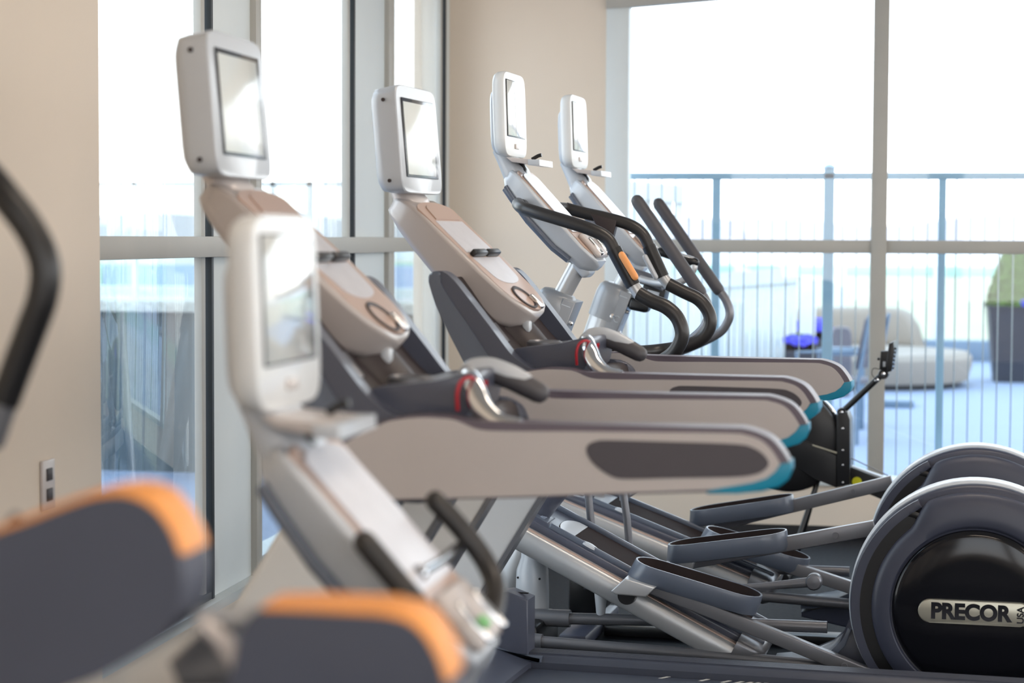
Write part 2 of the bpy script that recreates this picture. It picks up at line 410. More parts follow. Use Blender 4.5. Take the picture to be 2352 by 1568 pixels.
# daybed
DB = Vector((W(1998, 0, 18.9)[0]+.02, 19.9, 0))
root = empty('round_daybed', DB); tag(root, 'big round beige daybed with a curved backrest on the terrace', 'daybed')
bm = NB(); lathe(bm, [(.93, .04), (.98, .06), (1.02, .20), (1.02, .28), (.98, .33), (.6, .355), (.001, .36)], (0, 0, 0), n=64); finish('mattress_base', bm, 'sofa', root)
bm = NB(); lathe(bm, [(.85, 0), (.85, .05)], (0, 0, 0), n=48); finish('plinth', bm, 'black', root)
bm = NB(); rings = []
for k in range(25):
    a = math.radians(52+100*k/24); u = (k/24-.5)*2; hh = .38*(1-abs(u)**10)+.02
    ctr = Vector((.88*math.cos(a), (.80)*math.sin(a), .33+hh/2)); rad = Vector((math.cos(a), math.sin(a), 0))
    rings.append([ctr+rad*p+Vector((0, 0, q)) for p, q in sell(.09, hh/2, 20, 4)])
loft(bm, rings); finish('backrest', bm, 'sofa', root)
YD = 18.3
bm = NB(); xa, xb = W(1918, 0, YD)[0], W(1968, 0, YD)[0]
zc_ = W(0, 728, YD)[1]/2; rings = [[Vector(((xa+xb)/2+p*(1 if abs(t) < .9 else .9), YD+t*.13, zc_+q)) for p, q in sell((xb-xa)/2, zc_, 24, 5)] for t in (-1, -.8, 0, .8, 1)]
loft(bm, rings); o = finish('outdoor_seat', bm, 'cushd'); tag(o, 'dark grey upholstered block seat standing left of the daybed backrest', 'seat')
# stone slabs on terrace
bm = NB(); x0, x1 = W(2025, 0, 16.5)[0], W(2112, 0, 17.2)[0]; box(bm, ((x0+x1)/2, 17.3, .03), (x1-x0, .45, .06), .005)
o = finish('low_step', bm, 'tablem'); tag(o, 'flat blue grey slab lying on the terrace before the daybed', 'slab')

# planters and plants
def blob_leaves(bm, c, rx, ry, rz, n, size, cone=False):
    for k in range(n):
        u = random.uniform(-1, 1); a = random.uniform(0, 2*PI); r = math.sqrt(max(0, 1-u*u))
        if cone:
            h = random.random()**1.25; rr = (1-h)**.42*(.85+.2*random.random()); p = Vector((c[0]+rx*rr*math.cos(a), c[1]+ry*rr*math.sin(a), c[2]+rz*h))
            nrm = Vector((math.cos(a), math.sin(a), .5)).normalized()
        else:
            nrm = Vector((r*math.cos(a), r*math.sin(a), u)); q = random.uniform(.75, 1.05)
            p = Vector((c[0]+rx*nrm.x*q, c[1]+ry*nrm.y*q, c[2]+rz*nrm.z*q))
        t1 = nrm.orthogonal().normalized(); t1.rotate(Matrix.Rotation(random.uniform(0, 6.28), 3, nrm)); t2 = nrm.cross(t1)
        s = size*random.uniform(.7, 1.3)
        v = [bm.verts.new(p+q) for q in (t1*s, t2*s*.5+nrm*s*.35, -t1*s, -t2*s*.5+nrm*s*.1)]
        bm.faces.new(v)
YT = 20.6; tx = W(2343, 0, YT)[0]; ptop = W(2300, 700, YT)[1]
root = empty('tree_planter', (tx, YT, 0)); tag(root, 'tall charcoal square planter with a cone shaped shrub and blue flowers', 'planter')
bm = NB(); loft(bm, [[Vector((s*sx_, s*sy_, z)) for sx_, sy_ in ((-1, -1), (1, -1), (1, 1), (-1, 1))] for s, z in ((.20, 0), (.265, ptop-.03), (.28, ptop-.03), (.28, ptop), (.24, ptop), (.235, ptop-.06))])
finish('pot', bm, 'pot', root, smooth=False)
bm = NB(); lathe(bm, [(.18, ptop-.05), (.22, ptop+.10), (.20, ptop+.28), (.13, ptop+.44), (.02, ptop+.55)], (0, 0, 0), n=20); blob_leaves(bm, (0, 0, ptop), .28, .28, .60, 3200, .028, True)
finish('shrub', bm, 'leaf', root, smooth=False)
bm = NB(); blob_leaves(bm, (.09, -.24, ptop+.03), .09, .06, .05, 160, .02); finish('flowers', bm, 'petal', root, smooth=False)
def flower_box(px0, px1, ptop_px, pbot_px, Y, fl_px, label):
    x0, z1 = W(px0, ptop_px, Y); x1, zb = W(px1, pbot_px, Y)
    root = empty('flower_planter', ((x0+x1)/2, Y, max(0, 0))); tag(root, label, 'planter', None)
    wd = (x1-x0)/2
    bm = NB(); loft(bm, [[Vector((s*a, .16*b, z)) for a, b in ((-1, -1), (1, -1), (1, 1), (-1, 1))] for s, z in ((wd*.85, 0), (wd, z1), (wd*.9, z1), (wd*.88, z1-.05))]); finish('pot', bm, 'pot', root, smooth=False)
    zf = W(0, fl_px, Y)[1]
    bm = NB(); blob_leaves(bm, (0, 0, z1+.02), wd*.95, .16, (zf-z1)*.7, 350, .03); finish('leaves', bm, 'leafd', root, smooth=False)
    bm = NB(); blob_leaves(bm, (0, 0, (z1+zf)/2-.01), wd*1.05, .19, (zf-z1)*.62, 1500, .032); finish('flowers', bm, 'petal', root, smooth=False)
flower_box(1803, 1872, 786, 870, 15.2, 748, 'dark planter of violet blue flowers in front, nearer the railing')
flower_box(1830, 1905, 760, 850, 16.9, 712, 'dark planter of violet blue flowers farther back beside the dark cushion')
# table
YTB = 15.3; xa, za = W(1900, 800, YTB); xb, _ = W(1985, 800, YTB)
root = empty('terrace_table', ((xa+xb)/2, YTB, 0)); tag(root, 'small blue grey terrace table between flowers and daybed', 'table')
bm = NB(); box(bm, (0, 0, za-.02), (xb-xa+.06, .5, .04), .005); finish('table_top', bm, 'tablem', root)
for sx_ in (-1, 1):
    for sy_ in (-1, 1):
        bm = NB(); box(bm, (sx_*(xb-xa)/2*.85, sy_*.2, (za-.04)/2), (.05, .05, za-.04), .003); finish('leg', bm, 'tablem', root)
# folding chairs
def chair(x, Y, rz, label):
    root = empty('terrace_chair', (x, Y, 0), rz); tag(root, label, 'chair', None)
    bm = NB(); box(bm, (0, 0, .43), (.46, .44, .03), .008); finish('seat', bm, 'cushd', root)
    bm = NB(); box(bm, (0, .24, .70), (.44, .02, .36), .008, Matrix.Rotation(-.2, 3, 'X')); finish('backrest', bm, 'cushd', root)
    for s in (-1, 1):
        bm = NB(); tube(bm, [(s*.23, -.22, 0), (s*.23, -.22, .63), (s*.23, .2, .65)], .013, smooth=0); finish('leg', bm, 'tablem', root)
        bm = NB(); tube(bm, [(s*.21, .22, 0), (s*.21, .22, .43), (s*.21, .30, .9)], .013, smooth=0); finish('leg', bm, 'tablem', root)
chair(W(1745, 0, 16.0)[0], 16.6, 1.2, 'grey terrace chair facing the planters, left of the blue flowers')
chair(W(1935, 0, 14.3)[0], 14.2, -1.9, 'grey terrace chair in front of the small table')

# left side outside: frontal parapet, glass balustrade, low coloured walls
YPa = 11.4
zc, zd = W(300, 690, YPa)[1], W(300, 716, YPa)[1]
bm = NB(); box(bm, (-6.4, YPa+.2, zd/2), (9.6, .3, zd)); struct('parapet_wall', bm, 'parapet')
bm = NB(); box(bm, (-6.4, YPa+.18, (zc+zd)/2), (9.6, .42, zc-zd), .01); struct('parapet_coping', bm, 'stone')
root = empty('roof_balustrade', (0, YPa+.3, zc)); tag(root, 'white framed glass balustrade on the parapet outside the left windows', 'balustrade')
ztb = W(300, 418, YPa+.3)[1]-zc
bm = NB(); box(bm, (-6.4, 0, ztb-.012), (9.6, .03, .025)); finish('top_rail', bm, 'white', root)
for p in (150, 310, 470, 628, 712, 870, 960):
    x = W(p, 600, YPa+.3)[0]; bm = NB(); box(bm, (x, 0, ztb/2), (.03, .03, ztb)); finish('post', bm, 'white', root)
bm = NB(); box(bm, (-6.4, 0, ztb/2), (9.6, .008, ztb-.04)); finish('glass_panel', bm, 'gbal', root)
YC = 20
for nm, a, b, t, bt, m, lb in (('blue_wall', 250, 1060, 606, 655, 'court', 'low pale blue wall seen through the left windows'), ('green_wall', 60, 246, 606, 672, 'courtg', 'low pale green wall seen through the leftmost window'), ('white_ledge', 200, 1060, 656, 700, 'white', 'long white ledge below the pale blue wall outside')):
    Yq = YC if nm != 'white_ledge' else 19.0
    x0, z1 = W(a, t, Yq); x1, z0_ = W(b, bt, Yq); bm = NB(); box(bm, ((x0+x1)/2, Yq, z1/2), (x1-x0, .3, z1), .01); o = finish(nm, bm, m); tag(o, lb, 'wall')

# ================================================================ TREADMILLS
T1 = Fr((0, 3.39), 1.2); T2 = Fr((.025, 4.651), 6.1)
def slabframe(tip, deg):
    """local frame of a tilted console: a = along the slab upward, n = its face normal"""
    a = Vector((-math.cos(math.radians(deg)), 0, math.sin(math.radians(deg)))); n = Vector((math.sin(math.radians(deg)), 0, math.cos(math.radians(deg))))
    return Matrix(((a.x, 0, n.x, tip.x), (a.y, 1, n.y, tip.y), (a.z, 0, n.z, tip.z), (0, 0, 0, 1)))
def console_slab(bm, T, secs, n=32, e=3.2):
    """secs: (s, half width, bottom n, top n)"""
    rings = []
    for s, hw, nb, ntp in secs:
        rings.append([T @ Vector((s, p, q)) for p, q in hull(hw, nb, ntp)])
    loft(bm, rings)
def hull(hw, nb, nt, rt=.010, rb=.028, k=6):
    bw = hw*.86; P = []
    h_ = nt-nb; rb = min(rb, h_*.45, bw*.45); rt = min(rt, h_*.4, hw*.4)
    for cx_, cz_, r, a0 in ((hw-rt, nt-rt, rt, 0), (-hw+rt, nt-rt, rt, 90), (-bw+rb, nb+rb, rb, 180), (bw-rb, nb+rb, rb, 270)):
        for i in range(k+1): a = math.radians(a0+90*i/k); P.append((cx_+r*math.cos(a), cz_+r*math.sin(a)))
    return P
def plate(bm, T, s0, s1, hw0, hw1, nz, th, round_lo=0, round_hi=0, bev=.001, k=8, y0=0):
    """thin plate on the console face, ends may be rounded"""
    pts = []
    def arc(s, hw, d, r):
        if not r: return [(s, -hw*d), (s, hw*d)]
        return [(s-d*0+(-d)*(-r*math.cos(a))-0, math.sin(a)*hw*d) for a in [(-PI/2+PI*i/k) for i in range(k+1)]]
    lo = [(s0-round_lo*math.cos(a)+round_lo, -hw0*math.sin(a)) for a in [(-PI/2+PI*i/k) for i in range(k+1)]] if round_lo else [(s0, hw0), (s0, -hw0)]
    hi = [(s1+round_hi*math.cos(a)-round_hi, hw1*math.sin(a)) for a in [(-PI/2+PI*i/k) for i in range(k+1)]] if round_hi else [(s1, -hw1), (s1, hw1)]
    P = lo+hi
    A = [bm.verts.new(T @ Vector((x, y+y0, nz+th))) for x, y in P]; B = [bm.verts.new(T @ Vector((x, y+y0, nz))) for x, y in P]
    m = len(P); bm.faces.new(A); bm.faces.new(list(reversed(B)))
    for i in range(m): bm.faces.new((A[i], B[i], B[(i+1) % m], A[(i+1) % m]))

def rail_outline(f, L, y): return [tuple(v) for v in cat([Vector((a, b, 0)) for a, b in f.pts(L, y)], 4, True)]
def clean2(L): return [(p[0], p[1]) for p in L]
RAIL_OUT = [(715, 1080), (760, 1035), (825, 992), (865, 973), (895, 963), (955, 956), (1019, 958), (1057, 965), (1098, 968), (1299, 974), (1500, 979), (1674, 983), (1712, 985), (1751, 997), (1778, 1013), (1800, 1040), (1812, 1062), (1815, 1080), (1808, 1098), (1789, 1113), (1751, 1124), (1693, 1129), (1624, 1131), (1400, 1137), (1200, 1144), (942, 1149), (800, 1152), (690, 1150)]
RAIL_IN = [(722, 1083), (765, 1038), (830, 996), (868, 978), (895, 967), (955, 959), (1019, 961), (1050, 967), (1098, 986), (1160, 990), (1299, 991), (1500, 993), (1674, 995), (1712, 999), (1745, 1010), (1767, 1028), (1783, 1050), (1792, 1068), (1790, 1083), (1762, 1104), (1731, 1113), (1674, 1119), (1624, 1124), (1400, 1132), (1200, 1139), (942, 1145), (800, 1148), (700, 1146)]
INSET = [(1347, 1033), (1352, 1020), (1370, 1012), (1400, 1010), (1550, 1014), (1690, 1019), (1731, 1028), (1756, 1045), (1766, 1064), (1754, 1080), (1728, 1090), (1674, 1095), (1550, 1097), (1440, 1099), (1405, 1093), (1370, 1070), (1353, 1050)]
TEAL = [(1818, 1062), (1819, 1082), (1811, 1100), (1791, 1116), (1752, 1128), (1693, 1133), (1624, 1134), (1622, 1128), (1640, 1123), (1674, 1117), (1731, 1111), (1762, 1101), (1783, 1085), (1790, 1066)]
def c2(f, L, y, n=4): return [(v.x, v.y) for v in cat([Vector((a, b, 0)) for a, b in f.pts(L, y)], n, True)]

def make_treadmill():
    f, g = T1, T2
    root = f.root('treadmill')
    RT_ = .075
    for side, (ya, yb) in enumerate(((0, RT_), (.715, .715+RT_))):
        bm = NB(); prism(bm, c2(f, RAIL_OUT, 0), ya+.004, yb-.004, .012); r = finish('handrail', bm, 'trim', root, 30)
        # pale cheeks on both faces of the rail
        bm = NB(); prism(bm, c2(f, RAIL_IN, 0), ya-.002, yb+.002, .003); finish('side_cheek', bm, 'taupe', r, 30)
        TL = [f.at(a, b, 0) for a, b in TEAL]; bm = NB(); prism(bm, TL, ya-.003, yb+.003, .004); finish('end_bumper', bm, 'teal', r)
        bm = NB(); yo = ya-.0035 if side == 0 else yb+.0005
        prism(bm, c2(f, INSET, 0), yo, yo+.003); finish('side_inset', bm, 'inset', r)
    # slanting front body: two cheeks and a tray (measured on the second machine)
    BODY = [(985, 645), (987, 630), (1003, 622), (1022, 626), (1042, 643), (1066, 672), (1106, 724), (1144, 774), (1168, 806), (1190, 828), (1216, 845), (1250, 857), (1300, 866), (1330, 900), (1330, 985), (1180, 985), (1120, 930), (1085, 868), (1056, 812), (1028, 757), (1002, 700)]
    OUT2 = [(985, 645), (987, 630), (1003, 622), (1012, 628), (1010, 642), (1030, 680), (1075, 745), (1120, 815), (1160, 880), (1180, 985), (1120, 930), (1085, 868), (1056, 812), (1028, 757), (1002, 700)]
    yn, yf = .05, .74
    for ya, yb in ((yn, yn+.05), (yf-.05, yf)):
        bm = NB(); prism(bm, c2(g, BODY, yn), ya, yb, .010); r = finish('body_cheek', bm, 'body', root)
        if ya == yn:
            bm = NB(); prism(bm, c2(g, OUT2, yn), ya-.004, yb+.002, .006); finish('cheek_panel', bm, 'bodyl', r)
    TR = [(1003, 640), (1020, 655), (1060, 720), (1105, 780), (1145, 822), (1180, 850), (1250, 868), (1310, 878), (1310, 980), (1180, 975), (1090, 868), (1030, 757), (1000, 690)]
    bm = NB(); prism(bm, c2(g, TR, yn), yn+.03, yf-.03, .004); finish('body_tray', bm, 'dark', root)
    for yy, p_, q_ in ((.25, (1133, 744), (1166, 786)), (.45, (1196, 758), (1230, 792))):
        bm = NB(); tube(bm, [g.p3(*p_, yy), g.p3(*q_, yy)], .0075, smooth=0, n=10, flat=1.8); finish('mast_strut', bm, 'silverd', root)
    # neck holding the console
    bm = NB(); a = g.p3(1150, 800, yn); b = g.p3(1120, 700, .39)
    tube(bm, [Vector((a.x, .40, a.z-.05)), Vector((b.x+.03, .40, b.z-.03))], .055, smooth=0, n=18, flat=1.6); finish('console_neck', bm, 'dark', root)
    # cross deck with cup holders
    CR = [(1178, 806), (1192, 799), (1230, 795), (1290, 788), (1338, 776), (1354, 780), (1352, 810), (1346, 840), (1330, 856), (1300, 858), (1255, 852), (1215, 838), (1190, 822)]
    bm = NB(); prism(bm, c2(g, CR, .10), .10, .36, .016); r = finish('cross_deck', bm, 'body', root)
    CR2 = [(1178, 812), (1200, 806), (1240, 804), (1275, 806), (1280, 830), (1270, 850), (1230, 845), (1195, 828)]
    bm = NB(); prism(bm, c2(g, CR2, .10), .355, .69, .008); finish('deck_bridge', bm, 'body', r)
    for yy in (.22,):
        a = g.p3(1222, 796, .10); bm = NB(); lathe(bm, [(.045, -.012), (.045, .006), (.038, .010), (.034, .006), (.034, -.004), (.001, -.004)], (a.x+.0, yy, a.z), n=28); finish('cup_holder', bm, 'silverd', r)
    # grips and chrome stalks
    for yy, sgn in ((.30, 1),):
        P = [g.p3(x, y, .30) for x, y in ((1342, 788), (1358, 777), (1386, 776), (1418, 787), (1446, 800), (1468, 812))]
        P = [Vector((v.x, yy, v.z)) for v in P]
        bm = NB(); tube(bm, P, [.014, .019, .021, .0215, .022, .0205], n=20, round_end=True); h = finish('grip', bm, 'rubberg', root)
        bm = NB(); tube(bm, [v+Vector((0, -.002, .0075)) for v in P[:5]], [.0145, .0185, .0195, .0195, .017], n=20, round_end=True); finish('grip_strip', bm, 'shell', h)
        S = [(1352, 781, .28), (1348, 786, .16), (1352, 802, .10), (1365, 832, .07), (1392, 856, .045), (1430, 862, .04)]
        P = [g.p3(x, y, q) for x, y, q in S]; bm = NB(); tube(bm, P, [.016, .021, .022, .018, .012], n=18, flat=1.0); finish('chrome_stalk', bm, 'chrome', root)
    # red safety cord
    P = [g.p3(x, y, q) for x, y, q in ((1325, 838, .07), (1324, 810, .065), (1330, 790, .07), (1344, 782, .08), (1358, 788, .10), (1366, 800, .12), (1374, 790, .12), (1370, 805, .13))]
    bm = NB(); tube(bm, P, .0035, n=8); o = finish('safety_cord', bm, 'red', root); o['label'] = 'red safety cord looped round the stalk'
    # console
    tip = g.p3(1236, 722, .40); deg = math.degrees(math.atan2(g.at(975, 470, .40)[1]-tip.z, tip.x-g.at(975, 470, .40)[0]))
    T = slabframe(tip, deg); L = math.hypot(g.at(975, 470, .40)[1]-tip.z, tip.x-g.at(975, 470, .40)[0])
    secs = [(-.004, .02, -.022, -.006), (.004, .07, -.045, .004), (.02, .112, -.062, .010), (.045, .140, -.074, .012), (.09, .160, -.086, .012), (.16, .170, -.092, .012), (.26, .170, -.090, .012), (L-.08, .162, -.082, .011), (L-.02, .152, -.074, .009), (L+.02, .135, -.068, -.002), (L+.045, .10, -.064, -.020), (L+.055, .06, -.055, -.032)]
    bm = NB(); console_slab(bm, T, secs); con = finish('console', bm, 'shellt', root, 40)
    bm = NB(); plate(bm, T, .006, L-.005, .150, .150, .006, .007, round_lo=.10, round_hi=.03, k=14); finish('face_panel', bm, 'rim', con)
    def cp(nm, m, *a, **k): bm = NB(); plate(bm, T, *a, **k); return finish(nm, bm, m, con)
    cp('control_overlay', 'rim', L-.075, L-.015, .10, .085, .012, .004, round_hi=.02)
    cp('control_overlay', 'overlay', .225, L-.08, .125, .115, .0125, .002)
    cp('control_overlay', 'overlay', .105, .205, .105, .122, .0125, .002, round_lo=.03)
    for yy in (-.062, .062):
        bm = NB(); box(bm, (0, 0, 0), (.016, .105, .018), .004); bmesh.ops.transform(bm, matrix=T @ Matrix.Translation((.214, yy, .022)), verts=bm.verts); finish('reading_ledge', bm, 'black', con)
    bm = NB(); lathe(bm, [(.05, 0), (.052, .004), (.045, .005), (.040, .001), (.001, .0)], (0, 0, 0), n=30)
    bmesh.ops.transform(bm, matrix=T @ Matrix.Translation((.052, -.03, .012)) @ Matrix.Diagonal((.8, 1.2, 1, 1)), verts=bm.verts); finish('cup_recess', bm, 'dark', con)
    bm = NB(); box(bm, (0, 0, 0), (.05, .018, .014), .006, seg=3); bmesh.ops.transform(bm, matrix=T @ Matrix.Translation((.030, .02, .018)), verts=bm.verts); finish('stop_button', bm, 'chrome', con)
    bm = NB(); box(bm, (0, 0, 0), (.10, .13, .05), .018, seg=3); bmesh.ops.transform(bm, matrix=T @ Matrix.Translation((.055, 0, -.092)), verts=bm.verts); un = finish('underside_box', bm, 'shellw', con)
    bm = NB(); box(bm, (0, 0, 0), (.02, .03, .03), .005); a = g.p3(1220, 748, .40); bmesh.ops.transform(bm, matrix=Matrix.Translation((a.x, .36, a.z)), verts=bm.verts); finish('socket_block', bm, 'shell', con)
    # screen head
    jt = g.p3(940, 470, .40)
    a0 = g.p3(912, 488, .40); a1 = g.p3(950, 452, .40); a2 = g.p3(915, 430, .40)
    bm = NB(); rings = []
    for x, y, hw, th in ((952, 490, .080, .024), (942, 465, .085, .030), (928, 444, .070, .026), (914, 426, .060, .022)):
        p = g.p3(x, y, .38); rings.append([Vector((p.x+q, .40+v, p.z+q*.4)) for v, q in sell(hw, th, 24, 3)])
    loft(bm, rings); finish('head_neck', bm, 'shellw', root, 50)
    tb = g.at(926, 442, .205); tt = g.at(906, 190, .205)
    up = Vector((tt[0]-tb[0], 0, tt[1]-tb[1])); Hh = up.length; up.normalize(); fn = Vector((up.z, 0, -up.x))
    Wd = .335; yc = .205+Wd/2
    TM = Matrix(((fn.x, 0, up.x, tb[0]), (0, 1, 0, yc), (fn.z, 0, up.z, tb[1]), (0, 0, 0, 1)))
    bm = NB(); rings = []
    for d, sc, zz in ((-.082, .70, .50), (-.078, .82, .505), (-.066, .93, .505), (-.048, .975, .50), (-.012, .995, .5), (-.003, 1.0, .5), (0, .985, .5)):
        rings.append([TM @ Vector((d, p, Hh*zz+q)) for p, q in sell(Wd/2*sc, Hh/2*(sc+.02*(sc < .95)), 52, 9)])
    loft(bm, rings); tv = finish('screen_housing', bm, 'shell', root, 45)
    bm = NB(); box(bm, (0, 0, 0), (.004, Wd-.075, Hh-.075), .0015); bmesh.ops.transform(bm, matrix=TM @ Matrix.Translation((.0015, 0, Hh/2+.004)), verts=bm.verts); bz = finish('screen_bezel', bm, 'bezel', tv)
    bm = NB(); box(bm, (0, 0, 0), (.003, Wd-.105, Hh-.092), .0005); bmesh.ops.transform(bm, matrix=TM @ Matrix.Translation((.0035, -.008, Hh/2+.002)), verts=bm.verts); finish('screen', bm, 'screen_glare', bz)
    for zz in (.12, .86):
        bm = NB(); lathe(bm, [(.005, -.002), (.005, .001), (.001, .001)], (0, 0, 0), 'y', 12); bmesh.ops.transform(bm, matrix=TM @ Matrix.Translation((-.035, -Wd/2*.985, Hh*zz)), verts=bm.verts); finish('screw', bm, 'dark', tv)
    # uprights: pale panels with dark edges, slanting from the rail down to the hood
    for ya in (.012, .700):
        a = f.at(915, 1142, 0); b = f.at(765, 1388, 0); wv = .185
        dx = (b[0]-a[0])/(b[1]-a[1]); zb = .24; xb = a[0]+dx*(zb-a[1])
        Q = [(a[0], a[1]), (xb, zb), (xb-wv, zb), (a[0]-wv, a[1])]
        bm = NB(); prism(bm, Q, ya, ya+.055, .020, 5); r = finish('upright', bm, 'shellwhite', root)
        bm = NB(); prism(bm, [(a[0]+.004, a[1]), (xb+.004, zb), (xb-.010, zb), (a[0]-.010, a[1])], ya-.003, ya+.058); finish('edge_strip', bm, 'silverd', r)
    # deck
    X0, X1 = -1.05, .80
    for ya, yb in ((-.03, .085), (.705, .82)):
        bm = NB()
        prof = [(ya, .10), (ya, .235), (ya+.012, .248), (ya+.03, .252)]
        for k in range(5):
            y = ya+.03+k*.013; prof += [(y, .256), (y+.009, .256), (y+.009, .251), (y+.012, .251)]
        prof += [(yb-.004, .250), (yb, .244), (yb, .10)]
        r0 = [bm.verts.new((X0, y, z)) for y, z in prof]; r1 = [bm.verts.new((X1, y, z)) for y, z in prof]; n = len(prof)
        bm.faces.new(r0); bm.faces.new(list(reversed(r1)))
        for i in range(n): bm.faces.new((r0[i], r0[(i+1) % n], r1[(i+1) % n], r1[i]))
        finish('side_rail', bm, 'belt', root)
    bm = NB(); box(bm, ((X0+X1)/2, .395, .195), (X1-X0-.04, .62, .05), .02, seg=4); bl = finish('running_belt', bm, 'belt', root)
    for i in range(9):
        x = -.60+[0, .11, .17, .205, .23, .25, .27, .29, .31][i]
        bm = NB(); prism(bm, [(x, .2215), (x+.001, .2215), (x+.001, .222), (x, .222)], 0, .001); bm.clear()
        v = [bm.verts.new(p) for p in ((x, .665, .2207), (x+.012, .665, .2207), (x+.030, .695, .2207), (x+.018, .695, .2207))]; bm.faces.new(v); finish('belt_mark', bm, 'dash', bl, smooth=False)
    bm = NB(); prism(bm, [(-1.57, .06), (-1.59, .12), (-1.55, .22), (-1.43, .28), (-1.25, .29), (-1.08, .27), (-.97, .235), (-.97, .06)], .02, .77, .02); finish('motor_hood', bm, 'body', root)
    # foot wedges and post caps over the side rails
    for ya, yb in ((-.032, .09), (.700, .822)):
        wf = [g.at(x, y, .80) for x, y in ((1080, 1475), (1150, 1467), (1180, 1478), (1225, 1500), (1258, 1518), (1263, 1528), (1240, 1536), (1080, 1540))]
        bm = NB(); prism(bm, [(x, max(z, .235)) for x, z in wf[:6]]+[(wf[5][0], .25), (wf[0][0], .25)], ya, yb, .004); finish('foot_wedge', bm, 'bodyl', root)
        a = g.at(1151, 1352, .76); b = g.at(1221, 1372, .76); c = g.at(1219, 1505, .76)
        bm = NB(); prism(bm, [(a[0], .25), (b[0], .25), (b[0], b[1]), (a[0]+.03, a[1]+.0), (a[0], a[1]-.005)], ya+.02, yb-.02, .005); r = finish('post_cap', bm, 'body', root)
        bm = NB(); box(bm, ((a[0]+b[0])/2+.01, (ya+yb)/2, (a[1]+b[1])/2+.002), (.05, .006, .004)); finish('cap_slit', bm, 'black', r)
    for x, y in ((-1.4, .1), (-1.4, .69), (.7, .05), (.7, .74)):
        bm = NB(); lathe(bm, [(.03, 0), (.032, .02), (.02, .03), (.02, .105)], (x, y, 0), n=20); finish('foot', bm, 'black', root)
    return root
tm = make_treadmill()
tag(tm, 'treadmill nearest the camera, its long side rail crossing the middle of the photo', 'treadmill', None)
tm2 = copy_tree(tm); tm2.location = (T2.o.x, T2.o.y, 0); tm2.rotation_euler = (0, 0, -T2.yaw)
tag(tm2, 'second treadmill, standing between the nearest treadmill and the ellipticals', 'treadmill', None)

